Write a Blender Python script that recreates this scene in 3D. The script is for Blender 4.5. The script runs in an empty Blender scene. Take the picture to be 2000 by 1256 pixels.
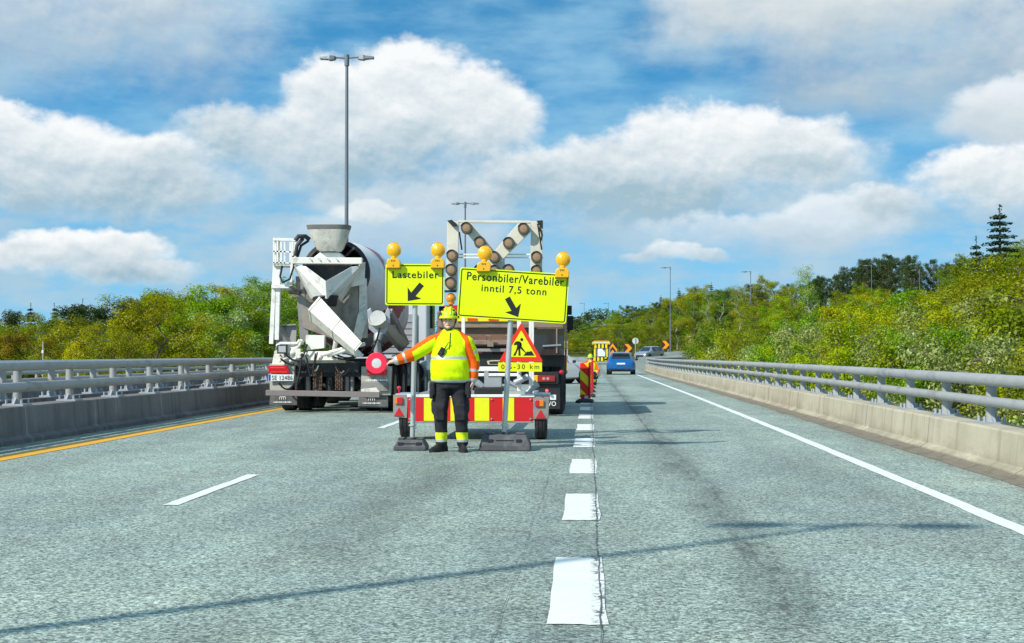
import bpy, bmesh, math, random
import numpy as np
from mathutils import Vector, Matrix
C = bpy.context.scene.collection
SC = bpy.context.scene
rad = math.radians
# ------------------------------------------------------------------ camera
F_PX, CXP, CYP, CAM_H = 2820.0, 1000.0, 628.0, 1.28
YAW, PITCH = math.atan(150/F_PX), math.atan(55/F_PX)
cam_d = bpy.data.cameras.new('camera'); cam = bpy.data.objects.new('camera', cam_d); C.objects.link(cam)
cam_d.sensor_width = 36; cam_d.lens = 36*F_PX/2000; cam_d.clip_start = .1; cam_d.clip_end = 9000
cam.location = (0, 0, CAM_H); cam.rotation_euler = (math.pi/2+PITCH, 0, YAW)
SC.camera = cam
_R = Matrix.Rotation(YAW, 3, 'Z') @ Matrix.Rotation(math.pi/2+PITCH, 3, 'X')
def P(px, py, Y):
    "world point seen at photo pixel (px, py) at the depth Y along the road"
    d = _R @ Vector(((px-CXP)/F_PX, (CYP-py)/F_PX, -1)); t = Y/d.y
    return Vector((d.x*t, Y, CAM_H+d.z*t))
# ------------------------------------------------------------------ sun, sky
SUN_EL = rad(39.5); SH = Vector((.731, .682, 0)).normalized()     # SH: the way shadows fall on the ground
sd = bpy.data.lights.new('sun', 'SUN'); sd.energy = 4.7; sd.angle = rad(.6); sd.color = (1, .95, .86)
sun = bpy.data.objects.new('sun', sd); C.objects.link(sun)
sun.rotation_euler = Vector((SH.x*math.cos(SUN_EL), SH.y*math.cos(SUN_EL), -math.sin(SUN_EL))).to_track_quat('-Z', 'Y').to_euler()
SC.view_settings.view_transform = 'Standard'; SC.view_settings.look = 'None'
SC.view_settings.exposure = .05; SC.view_settings.gamma = 1; SC.view_settings.use_curve_mapping = False
SC.cycles.max_bounces = 6; SC.cycles.diffuse_bounces = 3; SC.cycles.glossy_bounces = 3; SC.cycles.transmission_bounces = 4
SC.cycles.transparent_max_bounces = 6; SC.cycles.use_denoising = True
W = bpy.data.worlds.new('World'); SC.world = W; W.use_nodes = True

class NT:
    "small helper to write node graphs as expressions"
    def __init__(s, nt): s.nt = nt; s.L = nt.links
    def n(s, t, **k):
        o = s.nt.nodes.new(t)
        for a, b in k.items(): setattr(o, a, b)
        return o
    def put(s, sock, v):
        if v is None: return
        if hasattr(v, 'is_output'): s.L.new(v, sock)
        else: sock.default_value = v
    def m(s, op, a, b=None, c=None, clamp=False):
        o = s.n('ShaderNodeMath', operation=op, use_clamp=clamp)
        for i, v in enumerate((a, b, c)): s.put(o.inputs[i], v)
        return o.outputs[0]
    def mix(s, f, a, b, bt='MIX'):
        o = s.n('ShaderNodeMix', data_type='RGBA', blend_type=bt)
        s.put(o.inputs[0], f)
        for i, v in ((6, a), (7, b)):
            s.put(o.inputs[i], v if hasattr(v, 'is_output') else (v[0], v[1], v[2], 1))
        return o.outputs[2]
    def sstep(s, v, a, b, lo=0., hi=1.):
        o = s.n('ShaderNodeMapRange', interpolation_type='SMOOTHSTEP')
        for i, q in enumerate((v, a, b, lo, hi)): s.put(o.inputs[i], q)
        return o.outputs[0]
    def xyz(s, x, y, z=0.):
        o = s.n('ShaderNodeCombineXYZ')
        for i, v in enumerate((x, y, z)): s.put(o.inputs[i], v)
        return o.outputs[0]
    def sep(s, v):
        o = s.n('ShaderNodeSeparateXYZ'); s.L.new(v, o.inputs[0]); return o.outputs
    def noise(s, vec, scale, detail=4., rough=.5, dist=0., dim='3D'):
        o = s.n('ShaderNodeTexNoise', noise_dimensions=dim)
        if vec is not None: s.L.new(vec, o.inputs['Vector'])
        o.inputs['Scale'].default_value = scale; o.inputs['Detail'].default_value = detail
        o.inputs['Roughness'].default_value = rough; o.inputs['Distortion'].default_value = dist
        return o.outputs[0]
    def vmul(s, vec, t):
        o = s.n('ShaderNodeVectorMath', operation='MULTIPLY'); s.L.new(vec, o.inputs[0]); o.inputs[1].default_value = t
        return o.outputs[0]
    def ramp(s, f, stops):
        o = s.n('ShaderNodeValToRGB'); s.L.new(f, o.inputs[0]); e = o.color_ramp.elements
        while len(e) < len(stops): e.new(.5)
        for q, (p, c) in zip(e, stops): q.position = p; q.color = (c[0], c[1], c[2], 1)
        return o.outputs[0]

def build_sky():
    nt = W.node_tree; nt.nodes.clear(); g = NT(nt)
    D = g.n('ShaderNodeTexCoord').outputs['Generated']; x, y, z = g.sep(D)
    zc = g.m('MAXIMUM', z, 0.)
    sky = g.n('ShaderNodeTexSky', sky_type='NISHITA', sun_disc=False)
    sky.sun_elevation = SUN_EL; sky.sun_rotation = math.atan2(-SH.x, -SH.y); sky.altitude = 0; sky.air_density = 1.0; sky.dust_density = .3; sky.ozone_density = 2.5
    # the clear air of a northern spring day: the whitish band of the sky model is squeezed towards the horizon
    g.L.new(g.xyz(x, y, g.m('ADD', g.m('MULTIPLY', zc, 2.4), .22)), sky.inputs[0])
    hs = g.n('ShaderNodeHueSaturation'); hs.inputs['Saturation'].default_value = 1.02; hs.inputs['Value'].default_value = 1.0
    g.L.new(sky.outputs[0], hs.inputs['Color']); col = g.mix(1., hs.outputs[0], (.60, 1.72, 1.78), 'MULTIPLY')
    # compass coordinates of the sky, in photo pixels round the road's vanishing point: (1150, 683) is the horizon due ahead
    az = g.m('ARCTAN2', x, y); el = g.m('ARCSINE', z)
    X = g.m('MULTIPLY_ADD', az, F_PX, 1150.); Y = g.m('MULTIPLY_ADD', el, -F_PX, 683.)
    P2 = g.xyz(X, Y, 0.)
    warp = g.noise(P2, 1/90., 3., .5); warp2 = g.noise(g.vmul(P2, (1.1, 1.3, 1)), 1/70., 3., .5)
    X1 = g.m('MULTIPLY_ADD', g.m('SUBTRACT', warp, .5), 70., X); Y1 = g.m('MULTIPLY_ADD', g.m('SUBTRACT', warp2, .5), 50., Y)
    big = g.noise(g.vmul(P2, (1, 1.35, 1)), 1/190., 9., .54)
    big_up = g.noise(g.vmul(g.xyz(g.m('ADD', X, -10.), g.m('ADD', Y, -26.), 0.), (1, 1.35, 1)), 1/190., 9., .54)
    tiny = g.noise(g.vmul(P2, (1, 1.3, 1)), 1/34., 6., .62)
    relief = g.m('SUBTRACT', big, big_up)
    t_up = g.noise(g.vmul(g.xyz(g.m('ADD', X, -5.), g.m('ADD', Y, -11.), 0.), (1, 1.3, 1)), 1/34., 6., .62)
    relief = g.m('ADD', relief, g.m('MULTIPLY', g.m('SUBTRACT', tiny, t_up), .28))
    soft = g.noise(g.vmul(P2, (1, 2.6, 1)), 1/260., 6., .5)
    # high thin cloud drawn out in streaks
    st = g.noise(g.vmul(P2, (1, 2.8, 1)), 1/330., 6., .55, .0)
    a_st = g.m('MULTIPLY', g.sstep(st, .36, .68), .7)
    a_st = g.m('MULTIPLY', a_st, g.sstep(Y, 640., 330., .25, 1.))
    col = g.mix(a_st, col, (2.6, 4.5, 5.8))
    haze = g.sstep(Y, 120., 620.); col = g.mix(g.m('MULTIPLY', haze, .62), col, (2.15, 3.95, 5.1))
    S = 6.9
    def cloud(col, lobes, top, base, amp=.95, edge=.62, alpha=1., white=(.95, .975, .985), grey=(.37, .53, .63), gain=1.8, rag=1.):
        f = None
        for cx, cy, rx, rt, rb in lobes:
            dx = g.m('MULTIPLY', g.m('ADD', X1, -cx), 1/rx); dy = g.m('ADD', Y1, -cy)
            dy = g.m('MAXIMUM', g.m('MULTIPLY', dy, 1/rb), g.m('MULTIPLY', dy, -1/rt))
            e = g.m('SUBTRACT', 1., g.m('ADD', g.m('MULTIPLY', dx, dx), g.m('MULTIPLY', dy, dy)))
            f = e if f is None else g.m('SMOOTH_MAX', f, e, .25)
        f = g.m('MAXIMUM', f, -2.)
        n = g.m('ADD', f, g.m('MULTIPLY', g.m('SUBTRACT', big, .5), amp*2))
        n = g.m('ADD', n, g.m('MULTIPLY', g.m('SUBTRACT', tiny, .5), .42))
        # crisp at the sunlit top, ragged and thin at the flat base
        low = g.sstep(Y, top, base)
        a = g.m('MULTIPLY', g.sstep(n, -.12, g.m('MULTIPLY_ADD', low, edge*1.5*rag, edge*.62)), alpha)
        h = g.sstep(g.m('MULTIPLY_ADD', g.m('SUBTRACT', soft, .5), 150., Y), base, top)
        lit = g.m('ADD', g.m('MULTIPLY_ADD', h, .95, -.14), g.m('MULTIPLY', relief, gain))
        lit = g.m('ADD', lit, g.m('MULTIPLY', g.sstep(n, 1.1, .1), .30), clamp=True)
        c = g.mix(lit, [v*S for v in grey], [v*S for v in white])
        return g.mix(a, col, c)
    sf = dict(edge=.9, amp=1.0, gain=.9)
    # low broken haze cloud
    lowh = g.noise(g.vmul(P2, (1, 2.4, 1)), 1/170., 8., .6)
    a_l = g.m('MULTIPLY', g.sstep(lowh, .36, .66), g.m('MULTIPLY', g.sstep(Y, 250., 430.), .72)); col = g.mix(a_l, col, g.mix(g.noise(P2, 1/110., 5., .55), (.36*S, .52*S, .64*S), (.58*S, .72*S, .80*S)))
    col = cloud(col, [(90, 40, 450, 280, 230), (330, 70, 260, 170, 150)], -260, 330, white=(.86, .92, .95), grey=(.40, .53, .64), **sf)
    col = cloud(col, [(1700, 40, 500, 300, 200), (1920, 160, 330, 180, 150), (1450, 30, 240, 170, 110), (1640, 190, 300, 80, 60)], -140, 280, white=(.86, .90, .90), grey=(.45, .56, .64), **sf)
    col = cloud(col, [(1960, 265, 160, 80, 75)], 180, 420, white=(.82, .88, .92), grey=(.45, .56, .64), **sf)
    col = cloud(col, [(780, 460, 260, 55, 60), (560, 500, 150, 60, 50), (820, 400, 230, 50, 50)], 380, 620, alpha=.7, white=(.72, .82, .89), grey=(.40, .53, .64), **sf)
    col = cloud(col, [(720, 415, 75, 26, 24)], 390, 480, amp=.8, white=(.9, .95, .97))
    col = cloud(col, [(800, 220, 190, 135, 150), (640, 205, 100, 90, 110), (920, 230, 140, 105, 150), (530, 275, 210, 66, 90), (720, 320, 280, 80, 115)], 100, 450)
    col = cloud(col, [(1370, 295, 200, 100, 100), (1200, 330, 140, 76, 100), (1510, 330, 230, 95, 90), (1270, 385, 400, 55, 75), (1030, 360, 120, 80, 75)], 195, 470)
    col = cloud(col, [(110, 335, 220, 98, 95), (300, 350, 185, 78, 75), (10, 305, 160, 84, 95), (210, 385, 310, 50, 65), (380, 375, 130, 50, 45)], 228, 470)
    col = cloud(col, [(190, 498, 180, 44, 55), (240, 530, 190, 24, 38), (90, 505, 90, 34, 38)], 448, 610, amp=.9)
    col = cloud(col, [(1480, 455, 260, 40, 60), (1650, 430, 150, 56, 50)], 395, 560, alpha=.85, grey=(.42, .55, .65), white=(.84, .91, .95), **sf)
    col = cloud(col, [(1890, 370, 170, 66, 75), (2010, 355, 150, 64, 75), (1740, 405, 120, 44, 50)], 300, 485, amp=.95)
    col = cloud(col, [(1310, 492, 75, 30, 20), (1360, 500, 60, 20, 18), (1260, 500, 50, 16, 18)], 460, 535, amp=.75, alpha=.8)
    # the rest of the sky, above and behind: broken cumulus
    gen = g.noise(g.vmul(D, (1, 1, 2.2)), 4., 7., .55)
    a_g = g.m('MULTIPLY', g.sstep(gen, .48, .62), g.m('MAXIMUM', g.sstep(z, .26, .40), g.sstep(y, .75, .55)))
    a_g = g.m('MULTIPLY', a_g, g.sstep(z, .0, .06))
    col = g.mix(a_g, col, (4.6, 5.1, 5.4))
    bg = g.n('ShaderNodeBackground'); g.L.new(col, bg.inputs[0]); bg.inputs[1].default_value = .14
    g.L.new(bg.outputs[0], g.n('ShaderNodeOutputWorld').inputs[0])
build_sky()

# ------------------------------------------------------------------ helpers
WL = {}
def tag(o, label=None, cat=None, group=None, kind=None):
    if label: o['label'] = label
    if cat: o['category'] = cat
    if group: o['group'] = group
    if kind: o['kind'] = kind
    return o
def thing(name, loc, label, cat, group=None, rz_=0.):
    o = bpy.data.objects.new(name, None); C.objects.link(o); o.location = loc; o.rotation_euler = (0, 0, rz_)
    o.empty_display_size = .2
    WL[o.name] = Vector(loc); return tag(o, label, cat, group)
def kids(o): return [c for c in o.children]
def copy_tree(o, parent=None):
    c = o.copy(); C.objects.link(c); c.parent = parent
    for ch in kids(o): copy_tree(ch, c)
    return c
class MB:
    "collects shapes into ONE mesh"
    def __init__(s): s.v = []; s.f = []; s.m = []; s.mi = 0
    def add(s, vs, fs):
        b = len(s.v); s.v += [Vector(v) for v in vs]
        for f in fs: s.f.append([b+i for i in f]); s.m.append(s.mi)
        return s
    def box(s, c, sz, rot=None):
        c = Vector(c); h = [q/2 for q in sz]
        vs = [Vector((a*h[0], b*h[1], d*h[2])) for a in (-1, 1) for b in (-1, 1) for d in (-1, 1)]
        if rot is not None: vs = [rot @ v for v in vs]
        return s.add([c+v for v in vs], [(0, 1, 3, 2), (4, 6, 7, 5), (0, 4, 5, 1), (2, 3, 7, 6), (0, 2, 6, 4), (1, 5, 7, 3)])
    def box2(s, a, b):
        return s.box([(p+q)/2 for p, q in zip(a, b)], [abs(q-p) for p, q in zip(a, b)])
    def beam(s, p0, p1, w, t, up=(0, 0, 1)):
        "box bar from p0 to p1; t along up, w sideways"
        p0 = Vector(p0); p1 = Vector(p1); d = p1-p0; L = d.length; d.normalize()
        u = Vector(up); r = d.cross(u)
        if r.length < 1e-4: r = d.cross(Vector((0, 1, 0)))
        r.normalize(); u = r.cross(d)
        M = Matrix((r, d, u)).transposed()
        return s.box((p0+p1)/2, (w, L, t), M)
    def ring(s, c, ax, r, n, ry=None, ux=None):
        ax = Vector(ax).normalized(); u = Vector(ux) if ux else ax.orthogonal(); u = (u-ax*u.dot(ax)).normalized(); w = ax.cross(u)
        ry = r if ry is None else ry
        return [Vector(c)+u*r*math.cos(2*math.pi*i/n)+w*ry*math.sin(2*math.pi*i/n) for i in range(n)]
    def loft(s, rings, caps=True, closed=True):
        n = len(rings[0]); vs = [v for r in rings for v in r]; fs = []
        for k in range(len(rings)-1):
            for i in range(n if closed else n-1):
                j = (i+1) % n; fs.append((k*n+i, k*n+j, (k+1)*n+j, (k+1)*n+i))
        if caps: fs += [tuple(range(n))[::-1], tuple((len(rings)-1)*n+i for i in range(n))]
        return s.add(vs, fs)
    def cyl(s, p0, p1, r0, r1=None, n=14, caps=True):
        r1 = r0 if r1 is None else r1; d = Vector(p1)-Vector(p0)
        u = d.orthogonal()
        return s.loft([s.ring(p0, d, r0, n, ux=u), s.ring(p1, d, r1, n, ux=u)], caps)
    def lathe(s, o, ax, prof, n=24, caps=True):
        o = Vector(o); ax = Vector(ax).normalized(); u = ax.orthogonal()
        return s.loft([s.ring(o+ax*t, ax, max(r, 1e-4), n, ux=u) for t, r in prof], caps)
    def tube(s, pts, r, n=8, caps=True):
        pts = [Vector(p) for p in pts]; rs = r if isinstance(r, (list, tuple)) else [r]*len(pts)
        rings = []; u = None
        for i, p in enumerate(pts):
            d = (pts[min(i+1, len(pts)-1)]-pts[max(i-1, 0)]).normalized()
            u = d.orthogonal().normalized() if u is None else (u-d*u.dot(d)).normalized()
            rings.append(s.ring(p, d, rs[i], n, ux=u))
        return s.loft(rings, caps)
    def prism(s, poly, ext):
        ext = Vector(ext); n = len(poly); a = [Vector(p) for p in poly]; b = [p+ext for p in a]
        return s.add(a+b, [tuple(range(n))[::-1], tuple(range(n, 2*n))]+[(i, (i+1) % n, n+(i+1) % n, n+i) for i in range(n)])
    def sphere(s, c, r, nu=16, nv=10, rot=None, vmin=0., vmax=1.):
        c = Vector(c); r = (r, r, r) if not isinstance(r, (tuple, list)) else r
        rings = []
        for k in range(nv+1):
            ph = math.pi*(vmin+(vmax-vmin)*k/nv)
            ring = []
            for i in range(nu):
                th = 2*math.pi*i/nu; q = Vector((r[0]*max(math.sin(ph), 1e-3)*math.cos(th), r[1]*max(math.sin(ph), 1e-3)*math.sin(th), -r[2]*math.cos(ph)))
                ring.append(c+(rot @ q if rot is not None else q))
            rings.append(ring)
        return s.loft(rings)
    def capsule(s, p0, p1, r0, r1, n=14):
        p0 = Vector(p0); p1 = Vector(p1); d = (p1-p0); L = d.length; d = d/L if L > 1e-6 else Vector((0, 0, 1))
        pr = [(-r0*math.cos(a), r0*math.sin(a)) for a in (.15, .5, .9, 1.3)]+[(0, r0), (L, r1)]+[(L+r1*math.cos(a), r1*math.sin(a)) for a in (1.3, .9, .5, .15)]
        return s.lathe(p0, d, pr, n)
    def build(s, name, mats, parent=None, smooth=None, bevel=0., loc=None, seg=2):
        me = bpy.data.meshes.new(name); o = bpy.data.objects.new(name, me); C.objects.link(o)
        if parent is not None:
            w = WL[parent.name]; o.parent = parent
        else:
            w = Vector(loc) if loc is not None else Vector((0, 0, 0)); o.location = w
        WL[o.name] = w
        me.from_pydata([v-w for v in s.v], [], s.f); mats = mats if isinstance(mats, (list, tuple)) else [mats]
        for m in mats: me.materials.append(m)
        me.polygons.foreach_set('material_index', s.m)
        bm = bmesh.new(); bm.from_mesh(me); bmesh.ops.recalc_face_normals(bm, faces=bm.faces); bm.to_mesh(me); bm.free()
        if smooth:
            me.polygons.foreach_set('use_smooth', [True]*len(me.polygons))
            if smooth < 180: me.set_sharp_from_angle(angle=rad(smooth))
        if bevel:
            b = o.modifiers.new('bevel', 'BEVEL'); b.width = bevel; b.segments = seg; b.limit_method = 'ANGLE'; b.angle_limit = rad(35)
            b.harden_normals = False
        return o
def fuse(mb, voxel, it=3):
    "one continuous skin over overlapping shapes; returns (verts, faces)"
    me = bpy.data.meshes.new('tmp'); me.from_pydata(mb.v, [], mb.f)
    bm = bmesh.new(); bm.from_mesh(me); bmesh.ops.recalc_face_normals(bm, faces=bm.faces); bm.to_mesh(me); bm.free()
    o = bpy.data.objects.new('tmp', me); C.objects.link(o)
    r = o.modifiers.new('r', 'REMESH'); r.mode = 'VOXEL'; r.voxel_size = voxel
    sm = o.modifiers.new('s', 'SMOOTH'); sm.iterations = it; sm.factor = .5
    dg = bpy.context.evaluated_depsgraph_get(); e = bpy.data.meshes.new_from_object(o.evaluated_get(dg))
    vs = [v.co.copy() for v in e.vertices]; fs = [list(p.vertices) for p in e.polygons]
    bpy.data.objects.remove(o); bpy.data.meshes.remove(e)
    return vs, fs
def lettering(name, body, c, width, height, right, up, mat, parent, space=1.1, bold=0.):
    "printed letters centred on c; sized to width x height"
    cu = bpy.data.curves.new('t', 'FONT'); cu.body = body; cu.size = 1; cu.space_character = space; cu.resolution_u = 4; cu.offset = bold
    o = bpy.data.objects.new('t', cu); C.objects.link(o); dg = bpy.context.evaluated_depsgraph_get()
    e = bpy.data.meshes.new_from_object(o.evaluated_get(dg)); vs = np.array([v.co[:] for v in e.vertices]); fs = [list(p.vertices) for p in e.polygons]
    bpy.data.objects.remove(o); bpy.data.meshes.remove(e)
    mn, mx = vs.min(0), vs.max(0); w, h = mx[0]-mn[0], mx[1]-mn[1]
    right = Vector(right).normalized(); up = Vector(up).normalized(); c = Vector(c)
    q = MB(); q.add([c+right*((v[0]-mn[0])/w-.5)*width+up*((v[1]-mn[1])/h-.5)*height for v in vs], fs)
    return q.build(name, mat, parent)

def mat(name, col, rough=.5, metal=0., var=.0, scale=6., bump=0., bscale=60., coat=0., dirt=None, dirt_amt=0., dscale=2.5, stretch=(1, 1, 1), spec=.5):
    m = bpy.data.materials.new(name); m.use_nodes = True; nt = m.node_tree; b = nt.nodes['Principled BSDF']; g = NT(nt)
    b.inputs['Roughness'].default_value = rough; b.inputs['Metallic'].default_value = metal; b.inputs['Coat Weight'].default_value = coat
    b.inputs['Specular IOR Level'].default_value = spec
    co = g.n('ShaderNodeTexCoord').outputs['Object']; co = g.vmul(co, stretch)
    c = None
    if var:
        f = g.noise(co, scale, 5., .6)
        c = g.mix(f, [v*(1-var) for v in col], [min(1, v*(1+var)) for v in col])
    if dirt is not None:
        d = g.sstep(g.noise(co, dscale, 7., .65, .4), .5, .68)
        c = g.mix(g.m('MULTIPLY', d, dirt_amt), c if c is not None else col, dirt)
    if c is not None: g.L.new(c, b.inputs['Base Color'])
    else: b.inputs['Base Color'].default_value = (*col, 1)
    if bump:
        bp = g.n('ShaderNodeBump'); bp.inputs['Strength'].default_value = bump; bp.inputs['Distance'].default_value = .02
        g.L.new(g.noise(co, bscale, 4., .6), bp.inputs['Height']); g.L.new(bp.outputs[0], b.inputs['Normal'])
    return m
def emissive(name, col, e, base=None):
    m = mat(name, base or col, .3); b = m.node_tree.nodes['Principled BSDF']
    b.inputs['Emission Color'].default_value = (*col, 1); b.inputs['Emission Strength'].default_value = e; return m
M = {}
M['steel'] = mat('galvanised steel', (.42, .45, .48), .5, .35, .12, 14, dirt=(.3, .31, .32), dirt_amt=.4, dscale=5)
M['rail'] = mat('painted rail', (.36, .37, .36), .55, .12, .16, 7, bump=.2, bscale=30, dirt=(.18, .185, .18), dirt_amt=.6, dscale=3, stretch=(1, .5, 1))
M['alu'] = mat('aluminium pole', (.55, .57, .58), .4, .5, .12, 10)
M['black'] = mat('black plastic', (.014, .015, .017), .55, 0, .2, 12, dirt=(.06, .055, .05), dirt_amt=.5)
M['rubber'] = mat('rubber', (.018, .018, .02), .85, 0, .25, 9, bump=.3, bscale=50, dirt=(.07, .065, .06), dirt_amt=.5)
M['greyrub'] = mat('grey recycled rubber', (.085, .09, .098), .8, 0, .25, 12, bump=.3, bscale=90, dirt=(.17, .17, .165), dirt_amt=.6, dscale=6)
M['white'] = mat('white paint', (.85, .85, .80), .4, 0, .04, 4, coat=.2, dirt=(.48, .45, .38), dirt_amt=.6, dscale=5)
M['cream'] = mat('worn cream paint', (.82, .80, .71), .5, 0, .06, 4, dirt=(.40, .37, .30), dirt_amt=.65, dscale=6, bump=.1)
M['concrete_crust'] = mat('paint crusted with cement', (.66, .64, .56), .8, 0, .2, 5, bump=.5, bscale=25, dirt=(.34, .32, .28), dirt_amt=.8, dscale=4)
M['greymetal'] = mat('grey sheet metal', (.30, .29, .27), .55, .2, .18, 5, dirt=(.14, .13, .12), dirt_amt=.7, dscale=4)
M['dark'] = mat('dark chassis', (.03, .031, .034), .6, .1, .3, 8, dirt=(.09, .085, .08), dirt_amt=.6)
M['darkglass'] = mat('dark glass', (.012, .016, .02), .06, 0, coat=.5)
M['sheet_yel'] = mat('fluorescent yellow sheeting', (.76, .93, .0), .45, 0, .04, 2.5, spec=.3, dirt=(.56, .66, .04), dirt_amt=.35, dscale=2.2, bump=.12, bscale=3)
M['sheet_black'] = mat('black sheeting', (.010, .012, .011), .5)
M['red_refl'] = mat('red sheeting', (.62, .012, .016), .42, 0, .1, 4, dirt=(.3, .03, .03), dirt_amt=.4)
M['yel_refl'] = mat('yellow sheeting', (.90, .72, .01), .42, 0, .06, 5, dirt=(.55, .42, .05), dirt_amt=.3)
M['limeyel'] = mat('lime yellow sheeting', (.82, .84, .01), .42, 0, .05, 5, dirt=(.5, .48, .05), dirt_amt=.25)
M['red_sign'] = mat('red sign border', (.82, .035, .012), .45)
M['lamp_red'] = mat('red lamp lens', (.62, .006, .02), .15, coat=.6)
M['lamp_amber'] = mat('amber lamp lens', (.85, .20, .005), .18, coat=.6)
M['amber_body'] = mat('amber lamp body', (.88, .47, .004), .35, coat=.3, var=.06)
M['asphalt_dark'] = mat('tar', (.10, .105, .105), .8, var=.3, scale=40)
M['chrome'] = mat('zinc plated', (.62, .62, .6), .28, .8, .1, 12)
M['whiteplastic'] = mat('white plate', (.80, .82, .82), .4)
M['blueplate'] = mat('blue strip', (.02, .08, .45), .4)
# ------------------------------------------------------------------ ground, road, bridge
_K = np.array([-80, 0, 20, 45, 70, 95, 125, 160, 200, 260, 400], float)
_Z = np.array([0, 0, -.005, -.085, -.21, -.33, -.35, -.24, .02, .7, 2.4])
def rz(y):
    return float(np.mean([np.interp(y+d, _K, _Z) for d in (-8, -4, 0, 4, 8)]))
def sm(x, a, b):
    t = min(1, max(0, (x-a)/(b-a))); return t*t*(3-2*t)
def terrain(x, y):
    road = rz(y)-.12
    fill = sm(y, 108, 128)                          # the bridge ends on an embankment
    if x > 0:
        far = -6+6.0*sm(y, 105, 215)+.10*max(0, x-9)*sm(y, 70, 240)+1.5*sm(y, 200, 320)
        near = road+ (.02*max(0, x-6))
        w = fill*(1-sm(x, 14, 30))
    else:
        far = -5.5+2.5*sm(y, 150, 330)-.0*x
        near = road; w = fill*(1-sm(-x, 23, 42))
    t = far*(1-w)+near*w
    if y > 205: t += .05*min(90, y-205)*sm(y, 205, 245)*(1-sm(abs(x-10), 60, 160)*.6)
    if -22 < x < 5.2 and y < 118: t = min(t, -5.0)
    bmp = .25*math.sin(x*.31+y*.13)+.2*math.sin(y*.27-x*.17)
    return t+bmp*(1-w*.95)
def road_mat(name):
    m = bpy.data.materials.new(name); m.use_nodes = True; nt = m.node_tree; b = nt.nodes['Principled BSDF']; g = NT(nt)
    co = g.n('ShaderNodeTexCoord').outputs['Object']; x, y, z = g.sep(co)
    mul = lambda c, k: g.mix(1., c, k, 'MULTIPLY')
    fine = g.noise(co, 95., 4., .7); mid = g.noise(co, 34., 3., .65); wide = g.noise(co, 9., 4., .6)
    patch = g.noise(g.vmul(co, (1, .22, 1)), .5, 7., .62); hue = g.noise(co, .9, 6., .65); blot = g.noise(g.vmul(co, (1, .5, 1)), 1.8, 7., .68)
    v = g.n('ShaderNodeTexVoronoi'); v.inputs['Scale'].default_value = 62.; v.inputs['Randomness'].default_value = 1.; g.L.new(co, v.inputs['Vector'])
    stone = g.sep(v.outputs['Color'])[0]
    grain = g.m('ADD', g.m('MULTIPLY', fine, .55), g.m('MULTIPLY', stone, .28)); grain = g.m('ADD', grain, g.m('MULTIPLY', mid, .35)); grain = g.m('ADD', grain, g.m('MULTIPLY', wide, .10))
    c = g.ramp(g.sstep(grain, .36, .92), [(0, (.044, .053, .049)), (.28, (.170, .204, .184)), (.6, (.335, .395, .356)), (1, (.68, .76, .68))])
    c = g.mix(g.sstep(hue, .35, .65), mul(c, (.95, 1.0, .99)), mul(c, (1.0, 1.01, .95)))
    c = g.mix(g.sstep(patch, .32, .68), mul(c, (.80, .82, .83)), mul(c, (1.12, 1.14, 1.11)))
    c = g.mix(g.sstep(blot, .38, .66), mul(c, (.88, .88, .89)), mul(c, (1.06, 1.06, 1.05)))
    # worn, oily wheel paths
    wig = g.m('MULTIPLY_ADD', g.m('SUBTRACT', g.noise(g.vmul(co, (.2, .4, 1)), 1., 4.), .5), .45, x)
    gauss = lambda cx, wd: g.m('POWER', 2.718, g.m('MULTIPLY', g.m('POWER', g.m('ABSOLUTE', g.m('MULTIPLY', g.m('ADD', wig, -cx), 1/wd)), 2.), -1.))
    band = None
    for cx, wd, k in ((-1.62, .34, .50), (1.03, .24, .55), (-5.9, .4, .22), (-4.1, .4, .22), (2.35, .3, .2), (-.15, .5, .34)):
        e = g.m('MULTIPLY', gauss(cx, wd), k); band = e if band is None else g.m('ADD', band, e)
    band = g.m('MULTIPLY', band, g.sstep(g.noise(g.vmul(co, (1, .25, 1)), 1.1, 7., .68), .28, .62))
    oil = g.m('MULTIPLY', gauss(1.05, .17), g.sstep(g.noise(g.vmul(co, (3., .6, 1)), 2.2, 7., .72), .48, .66))
    band = g.m('ADD', band, g.m('MULTIPLY', oil, .62), clamp=True)
    c = g.mix(band, c, mul(c, (.36, .345, .34)))
    # drips of oil and little tar spots
    sp = g.n('ShaderNodeTexVoronoi'); sp.inputs['Scale'].default_value = 1.7; g.L.new(co, sp.inputs['Vector'])
    spot = g.m('MULTIPLY', g.sstep(g.m('ADD', sp.outputs['Distance'], g.m('MULTIPLY', fine, .10)), .115, .07), g.m('GREATER_THAN', g.sep(sp.outputs['Color'])[1], .72))
    c = g.mix(g.m('MULTIPLY', spot, .6), c, mul(c, (.35, .35, .36)))
    edge = g.m('MULTIPLY', g.m('MAXIMUM', g.sstep(x, 3.65, 4.25), g.sstep(x, -7.3, -7.8)), g.sstep(g.noise(co, 2.5, 6., .7), .35, .6))
    c = g.mix(g.m('MULTIPLY', edge, .75), c, (.17, .155, .12))
    g.L.new(c, b.inputs['Base Color']); b.inputs['Roughness'].default_value = .8; b.inputs['Specular IOR Level'].default_value = .4
    bp = g.n('ShaderNodeBump'); bp.inputs['Strength'].default_value = .5; bp.inputs['Distance'].default_value = .006
    g.L.new(grain, bp.inputs['Height']); g.L.new(bp.outputs[0], b.inputs['Normal'])
    return m
M['road'] = road_mat('asphalt'); 
YS = list(np.arange(-40, 130, 2.0))+list(np.arange(130, 420, 6.0))
def sweep(prof, ys, dz=0., dx=None):
    "profile [(x, z)] carried along the road; open"
    q = MB(); rings = []
    for y in ys:
        o = dx(y) if dx else 0
        rings.append([Vector((x+o, y, rz(y)+z+dz)) for x, z in prof])
    return q.loft(rings, False, False)
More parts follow.
